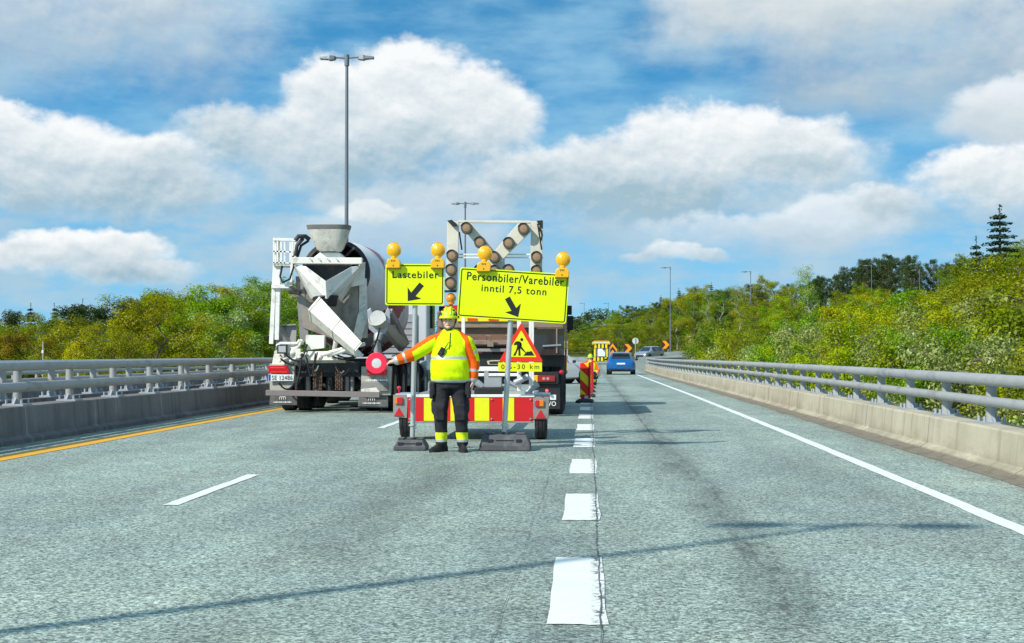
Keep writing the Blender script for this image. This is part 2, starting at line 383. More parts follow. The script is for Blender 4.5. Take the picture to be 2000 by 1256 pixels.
def slab(prof, ys, dx=None):
    q = MB(); rings = []
    for y in ys:
        o = dx(y) if dx else 0
        rings.append([Vector((x+o, y, rz(y)+z)) for x, z in prof])
    return q.loft(rings, True, True)
def bend(y): return 0.0
r = slab([(-7.86, 0), (4.32, 0), (4.32, -1.1), (-7.86, -1.1)], YS); tag(r.build('road', M['road']), kind='structure')
r = slab([(-19.0, -.45), (-9.27, 0), (-9.27, -1.1), (-19.0, -1.4)], YS); tag(r.build('opposite_road', M['road']), kind='structure')
# slip road leaving to the right past the end of the bridge
q = MB(); rings = []
for k in range(40):
    t = k/39; y = 113+t*120; x0 = 4.325; x1 = 4.5+ 3.6*sm(t, 0, .3)+ 34*t**2.2
    xa = x0 + 30*max(0, t-.22)**2.0
    zz = lambda xx: rz(y)+.004+ (.02*max(0, xx-6))+.9*sm(t, .15, .6)
    rings.append([Vector((xa, y, zz(xa) if xa > x0+.01 else rz(y))), Vector((xa*.5+x1*.5, y, zz((xa+x1)/2))), Vector((x1, y, zz(x1)))])
q.loft(rings, False, False)
tag(q.build('slip_road', M['road']), kind='structure')
# terrain sheet
xs = np.unique(np.round(np.concatenate([np.linspace(-2500, -120, 14), np.linspace(-120, 140, 88), np.linspace(140, 2600, 14)]), 2))
ys = np.unique(np.round(np.concatenate([np.linspace(-600, -20, 10), np.linspace(-20, 420, 111), np.linspace(420, 4500, 22)]), 2))
vs = [(x, y, terrain(x, y)) for y in ys for x in xs]; nx = len(xs)
q = MB(); q.add(vs, [(j*nx+i, j*nx+i+1, (j+1)*nx+i+1, (j+1)*nx+i) for j in range(len(ys)-1) for i in range(nx-1)])
def grass_mat():
    m = bpy.data.materials.new('rough grass'); m.use_nodes = True; b = m.node_tree.nodes['Principled BSDF']; g = NT(m.node_tree)
    co = g.n('ShaderNodeTexCoord').outputs['Object']
    f = g.noise(co, .35, 8., .7); f2 = g.noise(co, 3., 5., .7)
    c = g.ramp(f, [(.3, (.055, .075, .012)), (.48, (.10, .125, .018)), (.62, (.15, .14, .03)), (.75, (.085, .12, .016))])
    c = g.mix(g.sstep(f2, .3, .7), g.mix(1., c, (.5, .5, .5), 'MULTIPLY'), g.mix(1., c, (1.25, 1.25, 1.2), 'MULTIPLY'))
    g.L.new(c, b.inputs['Base Color']); b.inputs['Roughness'].default_value = .95; b.inputs['Specular IOR Level'].default_value = .1
    bp = g.n('ShaderNodeBump'); bp.inputs['Strength'].default_value = .8; bp.inputs['Distance'].default_value = .3
    g.L.new(f2, bp.inputs['Height']); g.L.new(bp.outputs[0], b.inputs['Normal']); return m
M['grass'] = grass_mat()
tag(q.build('ground', M['grass'], smooth=180), kind='structure')

# ---- painted lines
def paint(name, col, wear, streak=None):
    m = bpy.data.materials.new(name); m.use_nodes = True; b = m.node_tree.nodes['Principled BSDF']; g = NT(m.node_tree)
    co = g.n('ShaderNodeTexCoord').outputs['Object']; x, y, z = g.sep(co)
    w = g.sstep(g.noise(co, 9., 8., .75), .62, .70); w = g.m('MULTIPLY', w, wear)
    c = g.mix(g.noise(co, 3., 4.), [v*.84 for v in col], [min(1, v*1.03) for v in col])
    if streak:                                      # the joint in the asphalt has come through the paint
        s = g.m('MULTIPLY', g.sstep(g.m('ABSOLUTE', g.m('ADD', x, -streak)), .06, .012), g.sstep(g.noise(g.vmul(co, (13, 11, 1)), 1., 7., .78, 1.2), .50, .55))
        s2 = g.sstep(g.noise(g.vmul(co, (8, 3, 1)), 1.7, 6., .75), .66, .7)
        w = g.m('MAXIMUM', w, g.m('MAXIMUM', s, g.m('MULTIPLY', s2, .8)))
    g.L.new(g.mix(w, c, (.12, .13, .13)), b.inputs['Base Color']); b.inputs['Roughness'].default_value = .6
    bp = g.n('ShaderNodeBump'); bp.inputs['Strength'].default_value = .3; bp.inputs['Distance'].default_value = .004
    g.L.new(g.noise(co, 60., 3.), bp.inputs['Height']); g.L.new(bp.outputs[0], b.inputs['Normal']); return m
M['paint'] = paint('white road paint', (.83, .85, .80), .5); M['paint_w'] = paint('worn white road paint', (.84, .86, .79), .35, .055)
M['paint_y'] = paint('yellow road paint', (.86, .42, .012), .35)
def ragged(y0, y1, x0, x1, rng, q, dz=.005):
    n = 7; m = max(2, int((y1-y0)/.4)); j = lambda: rng.uniform(-.008, .008)
    rows = []
    for k in range(m+1):
        y = y0+(y1-y0)*k/m
        rows.append([Vector((x0+(x1-x0)*i/n+(j() if i in (0, n) else 0), y+(j()*1.6 if k in (0, m) else 0), rz(y)+dz)) for i in range(n+1)])
    q.loft(rows, False, False)
rng = random.Random(5)
q = MB()
for y0p, y1p in ((1218, 1092),): pass
y0 = 1.28*F_PX/535; per = 2.06*2
y = y0
while y < 118:
    ragged(y, y+2.17 if y < 8 else y+2.0, -.20, .085, rng, q); y += 4.12
tag(q.build('wide_lane_line', M['paint_w']), kind='structure')
q = MB()
for k in range(-1, 12):
    y = 11.75+12*k; ragged(y, y+2.95, -3.50, -3.38, rng, q)
tag(q.build('lane_line', M['paint']), kind='structure')
q = MB()
for k in range(70):
    y = -8+k*1.8; ragged(y, y+1.8, 2.99, 3.14, rng, q)
tag(q.build('edge_line', M['paint']), kind='structure')
q = MB()
for k in range(70):
    y = -8+k*1.8; ragged(y, y+1.8, -7.12, -6.77, rng, q)
tag(q.build('yellow_edge_line', M['paint_y']), kind='structure')
q2 = MB()
def crack(xc, ya, yb, w, step=.12, wob=.012):
    rows = []; x = xc; y = ya
    while y < yb:
        x += rng.uniform(-wob, wob)*.5; x += (xc-x)*.12; ww = w*rng.uniform(.35, 1.3)
        rows.append([Vector((x-ww/2, y, rz(y)+.009)), Vector((x+ww/2, y, rz(y)+.009))]); y += step
    q2.loft(rows, False, False)
crack(.055, 2, 60, .008); crack(-.42, 5.5, 22, .0028, .2, .02); crack(.95, 21, 75, .022, .3)
tag(q2.build('road_joint', M['asphalt_dark']), kind='structure')

# ---- bridge parapets
def conc_mat(name, col, dirtcol, seed=0.):
    m = bpy.data.materials.new(name); m.use_nodes = True; b = m.node_tree.nodes['Principled BSDF']; g = NT(m.node_tree)
    co = g.n('ShaderNodeTexCoord').outputs['Object']; x, y, z = g.sep(co)
    f = g.noise(co, 1.2, 7., .65); drip = g.noise(g.vmul(co, (1, 3., .22)), 1.4, 6., .65); fine = g.noise(co, 40., 4., .6)
    c = g.mix(g.sstep(f, .3, .7), [v*.86 for v in col], [v*1.08 for v in col])
    c = g.mix(g.m('MULTIPLY', g.sstep(drip, .5, .66), .6), c, dirtcol)
    c = g.mix(g.m('MULTIPLY', g.m('MULTIPLY', g.sstep(z, .30, .02), g.sstep(g.noise(g.vmul(co, (1, .35, 1)), 3., 7., .7), .38, .6)), .55), c, [v*.8 for v in dirtcol])
    c = g.mix(g.m('MULTIPLY', g.sstep(g.noise(g.vmul(co, (1, 1.3, .12)), 2.3, 6., .75), .66, .69), .5), c, (.62, .60, .54))
    c = g.mix(g.m('MULTIPLY', g.sstep(drip, .42, .30), .35), c, (.62, .58, .5))
    c = g.mix(g.m('MULTIPLY', g.sstep(fine, .35, .65), .16), c, dirtcol)
    # construction joints every 4.1 m
    fr = g.m('ABSOLUTE', g.m('ADD', g.m('FRACT', g.m('MULTIPLY', y, 1/4.12)), -.5)); c = g.mix(g.m('MULTIPLY', g.sstep(fr, .4925, .4975), .6), c, [v*.45 for v in dirtcol])
    g.L.new(c, b.inputs['Base Color']); b.inputs['Roughness'].default_value = .88; b.inputs['Specular IOR Level'].default_value = .25
    bp = g.n('ShaderNodeBump'); bp.inputs['Strength'].default_value = .3; bp.inputs['Distance'].default_value = .012
    g.L.new(g.m('ADD', fine, f), bp.inputs['Height']); g.L.new(bp.outputs[0], b.inputs['Normal']); return m
M['conc'] = conc_mat('parapet concrete', (.49, .445, .33), (.27, .235, .17)); M['conc_l'] = conc_mat('shaded parapet concrete', (.205, .20, .198), (.11, .105, .10))  # left copy is darker: shade on the parapet face is put into its colour
M['dirt'] = mat('gutter dirt', (.20, .175, .13), .95, 0, .35, 9, bump=.6, bscale=30, dirt=(.10, .09, .07), dirt_amt=.7, dscale=4)
def parapet(face, side, y0, y1, m, label, ht=.5, dz=0.):
    s = side
    prof = [(face-.07*s, -.25-dz), (face-.07*s, .06-dz), (face+.015*s, .105-dz), (face+.045*s, ht-.02), (face+.06*s, ht), (face+.42*s, ht+.005), (face+.42*s, -1.0)]
    ys = list(np.arange(y0, y1+.1, 2.06)); o = slab(prof, ys)
    c = (face+.2*s, ys[0], 0)
    o = o.build('concrete_parapet', m, loc=c, smooth=None); tag(o, label, 'concrete barrier', 'concrete parapets of the two bridges'); return o
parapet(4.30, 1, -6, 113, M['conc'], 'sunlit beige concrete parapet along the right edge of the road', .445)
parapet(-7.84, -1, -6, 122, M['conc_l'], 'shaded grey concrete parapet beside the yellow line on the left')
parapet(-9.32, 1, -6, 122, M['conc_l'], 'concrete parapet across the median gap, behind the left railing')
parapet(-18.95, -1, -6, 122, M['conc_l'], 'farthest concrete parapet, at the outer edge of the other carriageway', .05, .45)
q = MB(); rows = []
for k in range(120):
    y = 2+k*.9; w = .16+.1*rng.random(); rows.append([Vector((4.235-w, y, rz(y)+.004)), Vector((4.235-w*.4, y, rz(y)+.02)), Vector((4.245, y, rz(y)+.05))])
q.loft(rows, False, False); tag(q.build('gutter_dirt', M['dirt']), kind='structure')
def railing(x, y0, y1, ztop, zlow, rt, rl, label, side, zp=.5):
    n = int((y1-y0)/2.06)+1; ys = [y0+2.06*k for k in range(n)]
    t = thing('bridge_railing', (x, y0, rz(y0)), label, 'railing', 'steel railings of the two bridges')
    for zc, r_, nm in ((ztop, rt, 'top_rail'), (zlow, rl, 'lower_rail')):
        q = MB(); yy = [ys[0]-.8]+[a for y in ys for a in (y, y+1.03)]
        pts = [Vector((x-.035*side, y, rz(y)+zc)) for y in yy]
        q.loft([q.ring(p, (0, 1, 0), r_, 14, r_*1.08, ux=(1, 0, 0)) for p in pts])
        for k in range(3, len(ys), 3):              # sleeve joints
            y = ys[k]+.45; q.cyl((x-.035*side, y-.16, rz(y)+zc), (x-.035*side, y+.16, rz(y)+zc), r_*1.07, n=14)
        q.build(nm, M['rail'], t, smooth=40)
    first = None
    for y in ys:
        if first is None:
            q = MB(); z0 = rz(y)+zp+.025; q.cyl((x+.06*side, y, z0), (x+.06*side, y, rz(y)+ztop), .062, .058, 12)
            for zc in (ztop, zlow): q.box((x+.02*side, y, rz(y)+zc), (.12, .12, .1))
            p = q.build('post', M['rail'], t, smooth=40)
            q = MB(); q.box((x+.06*side, y, rz(y)+zp+.012), (.30, .34, .03))
            for a in (-.11, .11):
                for b_ in (-.12, .12): q.cyl((x+.06*side+a, y+b_, rz(y)+zp+.025), (x+.06*side+a, y+b_, rz(y)+zp+.09), .018, n=6)
            for b_ in (-.09, .09): q.prism([(x+.06*side-.012, y+b_*.6, rz(y)+zp+.025), (x+.06*side-.012, y+b_*1.7, rz(y)+zp+.025), (x+.06*side-.012, y+b_*.6, rz(y)+zp+.12)], (.024, 0, 0))
            q.build('base_plate', M['steel'], p); first = p; y_first = y
        else:
            c = copy_tree(first, t); c.location = (0, y-y_first, rz(y)-rz(y_first)); WL[c.name] = WL[t.name]
    return t
railing(4.50, 4.3, 111, .95, .71, .063, .052, 'grey steel railing on the sunlit parapet to the right', 1, .445)
railing(-8.03, 5.66, 120, 1.06, .765, .062, .066, 'nearest grey steel railing on the shaded left parapet', -1)
railing(-9.17, 7.6, 120, 1.06, .765, .062, .062, 'grey steel railing just across the median gap', 1)
railing(-19.1, 6.0, 120, .60, .32, .06, .06, 'farthest thin looking steel railing, below the trees on the left', -1, .05)
# steel guardrail closing the right parapet
t = thing('guardrail_end', (4.6, 112.5, rz(112)), 'short grey steel guardrail flaring off where the right parapet ends', 'guardrail')
q = MB()
pts = [(4.42, 111.0), (4.6, 114), (5.3, 119), (7.0, 126), (10.0, 134), (15.0, 143)]
for dz_, h in ((.78, .3), (.40, .2)):
    for a, b_ in zip(pts[:-1], pts[1:]): q.beam((a[0], a[1], rz(a[1])+dz_), (b_[0], b_[1], rz(b_[1])+dz_), .06, h)
q.build('beam', M['steel'], t)
for a in pts: q = MB(); q.box((a[0]+.1, a[1], rz(a[1])+.3), (.12, .1, 1.0)); q.build('post', M['steel'], t)
# ------------------------------------------------------------------ trees
def leaf_mat(name, cols, trans=.42, tint=.35):
    m = bpy.data.materials.new(name); m.use_nodes = True; nt = m.node_tree; nt.nodes.clear(); g = NT(nt)
    oi = g.n('ShaderNodeObjectInfo'); ge = g.n('ShaderNodeNewGeometry'); co = g.n('ShaderNodeTexCoord').outputs['Object']
    clump = g.noise(co, .8, 3., .5)
    f = g.m('ADD', g.m('MULTIPLY', ge.outputs['Random Per Island'], .26), g.m('MULTIPLY', clump, .74))
    c = g.ramp(f, [(.22, cols[0]), (.45, cols[1]), (.62, cols[2]), (.8, cols[3])])
    hs = g.n('ShaderNodeHueSaturation'); g.L.new(c, hs.inputs['Color']); hs.inputs['Saturation'].default_value = 1.12
    g.L.new(g.m('MULTIPLY_ADD', g.m('SUBTRACT', oi.outputs['Random'], .5), .05*tint/.35, .5), hs.inputs['Hue'])
    r2 = g.m('FRACT', g.m('MULTIPLY', oi.outputs['Random'], 7.31)); g.L.new(g.m('MULTIPLY_ADD', r2, .45, .78), hs.inputs['Value'])
    d = g.n('ShaderNodeBsdfDiffuse'); t = g.n('ShaderNodeBsdfTranslucent'); gl = g.n('ShaderNodeBsdfGlossy'); gl.inputs['Roughness'].default_value = .45
    for q in (d, t): g.L.new(hs.outputs[0], q.inputs['Color'])
    gl.inputs['Color'].default_value = (.8, .85, .8, 1)
    mx = g.n('ShaderNodeMixShader'); mx.inputs[0].default_value = trans; g.L.new(d.outputs[0], mx.inputs[1]); g.L.new(t.outputs[0], mx.inputs[2])
    m2 = g.n('ShaderNodeMixShader'); m2.inputs[0].default_value = .02; g.L.new(mx.outputs[0], m2.inputs[1]); g.L.new(gl.outputs[0], m2.inputs[2])
    g.L.new(m2.outputs[0], g.n('ShaderNodeOutputMaterial').inputs[0]); return m
LM = {
 'green': leaf_mat('spring green leaves', [(0.129, 0.219, 0.015), (0.196, 0.320, 0.020), (0.264, 0.396, 0.027), (0.359, 0.503, 0.055)]),
 'olive': leaf_mat('olive leaves', [(0.143, 0.184, 0.015), (0.225, 0.279, 0.020), (0.302, 0.349, 0.027), (0.395, 0.432, 0.049)]),
 'lime': leaf_mat('yellow green leaves', [(0.226, 0.262, 0.010), (0.366, 0.409, 0.012), (0.500, 0.512, 0.018), (0.600, 0.586, 0.037)]),
 'rust': leaf_mat('bronze young leaves', [(0.147, 0.161, 0.012), (0.233, 0.259, 0.016), (0.314, 0.349, 0.024), (0.399, 0.440, 0.043)]),
 'bronze': leaf_mat('orange bronze leaves', [(0.153, 0.127, 0.015), (0.253, 0.209, 0.020), (0.343, 0.292, 0.027), (0.424, 0.393, 0.049)]),
 'silver': leaf_mat('silver willow leaves', [(0.183, 0.238, 0.061), (0.281, 0.342, 0.104), (0.390, 0.451, 0.171), (0.586, 0.600, 0.366)], .3),
 'pine': leaf_mat('dark pine needles', [(0.032, 0.051, 0.020), (0.054, 0.081, 0.027), (0.079, 0.110, 0.034), (0.116, 0.140, 0.046)], .12),
 'spruce': leaf_mat('blue green spruce needles', [(0.027, 0.051, 0.032), (0.049, 0.085, 0.054), (0.073, 0.122, 0.073), (0.104, 0.159, 0.091)], .12),
}
M['bark'] = mat('grey brown bark', (.13, .11, .085), .9, 0, .4, 9, bump=.6, bscale=20, stretch=(1, 1, .25))
M['birch'] = mat('pale birch bark', (.48, .46, .41), .8, 0, .15, 6, dirt=(.06, .055, .05), dirt_amt=.9, dscale=3, stretch=(1, 1, 2.5))
def leaves(name, cen, size, rs, m, parent, flat=.0, outward=None):
    "diamond leaf sprays at cen (N,3) with sizes size (N,)"
    N = len(cen); nr = rs.normal(size=(N, 3)); nr[:, 2] = np.abs(nr[:, 2])+flat
    if outward is not None: nr = nr*.75+outward
    nr /= np.linalg.norm(nr, axis=1)[:, None]
    u = np.cross(nr, rs.normal(size=(N, 3))); u /= np.linalg.norm(u, axis=1)[:, None]; w = np.cross(nr, u)
    s = size[:, None]; fold = nr*s*.18
    V = np.stack([cen+u*s, cen+w*s*.5+fold, cen-u*s, cen-w*s*.5+fold], 1).reshape(-1, 3)
    return quads(name, V, m, parent)
def quads(name, V, m, parent):
    N = len(V)//4; me = bpy.data.meshes.new(name); me.vertices.add(4*N); me.vertices.foreach_set('co', V.astype(np.float32).ravel())
    me.loops.add(4*N); me.loops.foreach_set('vertex_index', np.arange(4*N, dtype=np.int32))
    me.polygons.add(N); me.polygons.foreach_set('loop_start', np.arange(0, 4*N, 4, dtype=np.int32))
    me.update(calc_edges=True); me.validate(); me.materials.append(m)
    o = bpy.data.objects.new(name, me); C.objects.link(o); o.parent = parent
    WL[o.name] = Vector((0, 0, 0)); return o
def proto(name): 
    o = bpy.data.objects.new(name, None); C.objects.link(o); WL[o.name] = Vector((0, 0, 0)); o.empty_display_size = .2; return o
def broadleaf(seed, kind, wide=.36, n=5200, leaf=.125, bole=.16, lean=0., birch=False, open_=.0, top=1.0):
    "unit tree: 10 m high"
    rs = np.random.RandomState(seed); rr = random.Random(seed); H = 10.; n = int(n*2.9); leaf *= .60
    root = proto('broadleaf_tree' if not birch else 'birch_tree'); q = MB()
    bm_ = M['birch'] if birch else M['bark']
    tp = [Vector((lean*k+rr.uniform(-.12, .12)*k, rr.uniform(-.12, .12)*k, H*.92*k/7-.3)) for k in range(8)]
    q.tube(tp, [.17*(1-k/8.2)+.012 for k in range(8)], 7)
    cl = []
    nl = 26
    for i in range(nl):
        f = bole+(1-bole)*(i+.5)/nl*.97; z = H*f; k = min(6, int(f/.92*7)); base = tp[k].lerp(tp[k+1], min(1, max(0, f/.92*7-k)))
        prof = math.sin(math.pi*min(1, ((f-bole)/(1-bole))**.72*.93+.05))**.75*top
        L = H*wide*prof*rr.uniform(.6, 1.15)+.25; a = i*2.4+rr.uniform(-.5, .5); up = rr.uniform(.15, .75)
        e = base+Vector((math.cos(a)*L, math.sin(a)*L, L*up)); mid = base.lerp(e, .5)+Vector((0, 0, L*.1))
        q.tube([base, mid, e], [.055*(1-f*.6), .035*(1-f*.5), .01], 5, False)
        for j in range(3):
            tt = rr.uniform(.35, 1.05); c = base.lerp(e, tt)+Vector((rr.uniform(-.5, .5), rr.uniform(-.5, .5), rr.uniform(-.3, .5))); cl.append((c, rr.uniform(.45, 1.0)*(.55+.5*prof)))
            e2 = c+Vector((rr.uniform(-.3, .3), rr.uniform(-.3, .3), rr.uniform(.0, .4))); q.tube([mid, c.lerp(mid, .3), e2], [.02, .014, .005], 4, False)
    for i in range(4): cl.append((tp[7]+Vector((rr.uniform(-.35, .35), rr.uniform(-.35, .35), rr.uniform(-.4, .6))), rr.uniform(.3, .5)))
    q.build('trunk', bm_, root, smooth=60)
    wts = np.array([r_**2 for c, r_ in cl]); wts /= wts.sum(); idx = rs.choice(len(cl), n, p=wts)
    cc = np.array([c[:] for c, r_ in cl]); rr_ = np.array([r_ for c, r_ in cl])
    dv = rs.normal(size=(n, 3)); dv /= np.linalg.norm(dv, axis=1)[:, None]; rad_ = rs.rand(n)**.45
    off = dv*rad_[:, None]*rr_[idx][:, None]*np.array([1, 1, .72]); cen = cc[idx]+off
    ax = cen.copy(); ax[:, 2] -= H*.5; ax /= np.linalg.norm(ax, axis=1)[:, None]+1e-6
    keep = rs.rand(n) > open_
    leaves('crown', cen[keep], (leaf*(.6+.8*rs.rand(n)))[keep], rs, LM[kind], root, .15, dv[keep]*.8+ax[keep]*.6)
    return root
def spruce(seed, n_w=24, wide=.17, kind='spruce', gap=.0):
    rs = np.random.RandomState(seed); rr = random.Random(seed); H = 10.; root = proto('spruce_tree'); q = MB()
    q.tube([(0, 0, -.3), (.03, 0, 4), (0, .04, 7.5), (0, 0, 9.95)], [.16, .11, .055, .01], 7)
    cs = []; us = []; sz = []
    for i in range(n_w):
        f = .10+.88*i/n_w; z = H*f; L0 = H*wide*(1-f)**.85+.12; nb = 7 if f < .7 else 5
        for b in range(nb):
            a = b*2*math.pi/nb+i*.7+rr.uniform(-.3, .3); L = L0*rr.uniform(.65, 1.15)
            if rr.random() < gap: continue
            p0 = Vector((0, 0, z)); p1 = Vector((math.cos(a)*L*.6, math.sin(a)*L*.6, z-L*.16)); p2 = Vector((math.cos(a)*L, math.sin(a)*L, z-L*.10))
            q.tube([p0, p1, p2], [.03*(1-f*.6), .018, .006], 4, False)
            m = int(90*(L/1.2))+12
            for k in range(m):
                t = (k+.5)/m; c = p0.lerp(p1, t/.6) if t < .6 else p1.lerp(p2, (t-.6)/.4); sp = .13+.16*L*(1-t)
                cs.append((c.x+rr.uniform(-sp, sp), c.y+rr.uniform(-sp, sp), c.z-rr.random()*.16)); sz.append(rr.uniform(.05, .11))
    for k in range(30): cs.append((rr.uniform(-.06, .06), rr.uniform(-.06, .06), 9.2+.85*rr.random())); sz.append(.07)
    q.build('trunk', M['bark'], root, smooth=60)
    leaves('crown', np.array(cs), np.array(sz), rs, LM[kind], root, .2)
    return root
def pine(seed, n=9000):
    rs = np.random.RandomState(seed); rr = random.Random(seed); H = 10.; root = proto('pine_tree'); q = MB()
    bend_ = rr.uniform(-.4, .4)
    tp = [Vector((bend_*math.sin(k*.5), rr.uniform(-.1, .1), H*.95*k/6-.3)) for k in range(7)]; q.tube(tp, [.18*(1-k/7.)+.02 for k in range(7)], 7)
    cl = []
    for i in range(20):
        f = .26+.70*(i/20); k = min(5, int(f/.95*6)); b = tp[k].lerp(tp[k+1], f/.95*6-k); a = i*2.4+rr.random(); L = H*.19*(math.sin(math.pi*min(.93, max(.06, (f-.16)/.86))))**.7*rr.uniform(.45, 1.25)+.2
        e = b+Vector((math.cos(a)*L, math.sin(a)*L, L*.55)); q.tube([b, b.lerp(e, .5)+Vector((0, 0, -.08)), e], [.06, .035, .012], 5, False)
        cl.append((e, rr.uniform(.5, .85))); cl.append((b.lerp(e, .55)+Vector((0, 0, .2)), rr.uniform(.35, .6)))
    cl.append((tp[-1], .45)); cl.append((tp[-1]+Vector((0, 0, .5)), .25)); q.build('trunk', M['bark'], root, smooth=60)
    wts = np.array([r_**2 for c, r_ in cl]); wts /= wts.sum(); idx = rs.choice(len(cl), n, p=wts)
    cc = np.array([c[:] for c, r_ in cl]); rr_ = np.array([r_ for c, r_ in cl]); dv = rs.normal(size=(n, 3)); dv /= np.linalg.norm(dv, axis=1)[:, None]
    cen = cc[idx]+dv*(rs.rand(n)**.4)[:, None]*rr_[idx][:, None]*np.array([1, 1, .85])
    leaves('crown', cen, .05+.07*rs.rand(n), rs, LM['pine'], root, .3, dv*.6); return root
TP = {
 'green': [broadleaf(1, 'green'), broadleaf(2, 'green', .30, bole=.10), broadleaf(3, 'green', .26, 4200, bole=.12, birch=True)],
 'olive': [broadleaf(4, 'olive', .38), broadleaf(5, 'olive', .30, 4200, bole=.12)],
 'lime': [broadleaf(6, 'lime', .40), broadleaf(7, 'lime', .32, bole=.08)],
 'rust': [broadleaf(8, 'rust', .42, 4600), broadleaf(9, 'rust', .34, 3600, open_=.2)],
 'bronze': [broadleaf(16, 'bronze', .42, 4800), broadleaf(17, 'bronze', .36, 4200, open_=.15)],
 'silver': [broadleaf(10, 'silver', .36, 5600, .12, bole=.06), broadleaf(11, 'silver', .44, 5200, .13, bole=.04)],
 'pine': [pine(12), pine(13)], 'spruce': [spruce(14)], 'thin': [broadleaf(15, 'green', .13, 1500, .10, bole=.42, birch=True, top=.9)],
}
KIND = {'green': ('fresh green broadleaf tree', 'tree'), 'olive': ('olive green broadleaf tree', 'tree'), 'lime': ('bright yellow green tree', 'tree'),
        'rust': ('olive bronze leaved oak', 'tree'), 'bronze': ('orange bronze oak', 'tree'), 'silver': ('silvery willow', 'tree'), 'pine': ('dark pine', 'pine'), 'spruce': ('dark pointed spruce', 'spruce'), 'thin': ('slender birch', 'birch')}
used = set()
def plant(kind, x, y, h, label=None, group=None, rng=random, wid=None, variant=None):
    tp = TP[kind]; i = rng.randrange(len(tp)) if variant is None else variant; src = tp[i]
    o = src if (kind, i) not in used else copy_tree(src); used.add((kind, i))
    zz = terrain(x, y); o.location = (x, y, zz); s = h/10.; sx = wid/10. if wid else s*rng.uniform(.85, 1.2)
    if wid is None: sx = max(sx, .55) if kind not in ('spruce', 'thin') else sx
    o.scale = (sx, sx, s); o.rotation_euler = (0, 0, rng.uniform(0, 6.28)); tag(o, label or KIND[kind][0], KIND[kind][1], group); return o
def px_of(x, y): return 1150+F_PX*x/y
SKY_R = ([1100, 1160, 1200, 1260, 1300, 1340, 1400, 1480, 1540, 1600, 1660, 1720, 1760, 1800, 1850, 1890, 1930, 2000, 2150], [636, 622, 603, 588, 584, 572, 560, 560, 548, 538, 522, 500, 504, 510, 518, 488, 480, 474, 466])
SKY_L = ([-150, 0, 80, 150, 200, 240, 280, 320, 345, 370, 420, 470, 520, 560, 640, 760], [598, 602, 595, 592, 597, 580, 568, 560, 584, 580, 564, 552, 546, 552, 552, 560])
def h_for(x, y, drop, side):
    px = px_of(x, y); s = np.interp(px, *(SKY_R if side > 0 else SKY_L))
    return CAM_H+(683-s-drop)*y/F_PX-terrain(x, y)
rt = random.Random(77)
GR, GL = 'trees in the wood right of the bridge', 'trees beyond the left railing'
def where_r(px, y):
    if px < 1330: return 'behind the chevron signs'
    if px < 1480: return 'between the two nearest single lamps'
    if px < 1720: return 'mid wood right of the bridge'
    if px < 1860: return 'under the two right lamp posts'
    return 'by the tall spruce'
def where_l(px):
    if px < 230: return 'at the far left'
    if px < 350: return 'in the left bronze clump'
    return 'left of the mixer truck'
def row_r(y0, y1, n, xmin, drop, pick, layer, spread=1.0):
    for k in range(n):
        y = y0+(y1-y0)*(k+rt.uniform(.1, .9))/n; xm = .315*y+1
        x = xmin+ (max(xm-xmin, 1.5))*rt.random()*spread
        px = px_of(x, y); kind = pick(px, y); dp = drop*rt.uniform(.7, 1.3)
        if 1540 < px < 1870 and kind != 'pine': dp += 42
        if kind == 'pine': dp -= rt.uniform(-6, 14)
        elif layer == 'along the skyline': dp += rt.uniform(-22, 14)
        h = h_for(x, y, dp, 1)
        h = min(max(h, 2.6), 15)
        plant(kind, x, y, h, '%s %s, %s' % (KIND[kind][0], layer, where_r(px, y)), GR, rt)
def ch(**k):
    r_ = rt.random()*sum(k.values())
    for a, b in k.items():
        r_ -= b
        if r_ <= 0: return a
    return a
def pick_near(px, y):
    if px > 1830: return ch(rust=3, olive=5, silver=2, lime=2)
    if px > 1560: return ch(silver=5, lime=3, green=3, olive=2, rust=1)
    return ch(silver=4, green=4, olive=4, lime=2)
def pick_mid(px, y):
    if px > 1830: return ch(rust=2, lime=4, olive=6)
    if px > 1640: return ch(lime=5, green=2, olive=3)
    return ch(olive=4, green=4, lime=1, silver=.7, rust=.7)
def pick_back(px, y):
    if 1540 < px < 1870 and y > 235: return 'pine'
    if px > 1860: return ch(rust=1.5, olive=6, lime=2)
    return ch(olive=4, green=4, pine=2.0, rust=1)
# close behind the railing, then deeper and deeper into the wood
for k in range(34):
    y = 12+k*3.0+rt.uniform(-.8, .8); x = 7.2+rt.uniform(0, 2.4)+.012*y; kind = pick_near(px_of(x, y), y)
    h = min(max(CAM_H+rt.uniform(-.9, .7)+.012*y-terrain(x, y), 3), 12)
    plant(kind, x, y, h, '%s close behind the right railing, %s' % (KIND[kind][0], where_r(px_of(x, y), y)), GR, rt, wid=h*.8)
row_r(36, 110, 30, 10, 95, pick_near, 'near the railing', .95)
row_r(60, 130, 30, 14, 62, pick_mid, 'some way into the wood', 1.)
row_r(95, 190, 34, 17, 36, pick_mid, 'far into the wood')
row_r(150, 235, 26, 22, 22, pick_mid, 'deep in the wood')
row_r(215, 300, 60, 12, 6, pick_back, 'along the skyline')
for k in range(22):
    px = 1100+k*11+rt.uniform(-4, 4); y = rt.uniform(212, 255); x = (px-1150)*y/F_PX; kind = ch(green=3, olive=5, rust=2, lime=1)
    plant(kind, x, y, min(max(h_for(x, y, rt.uniform(14, 40), 1), 2), 11), '%s low on the rise, %s' % (KIND[kind][0], 'behind the yellow and black truck' if px < 1230 else 'behind the chevron signs'), GR, rt)
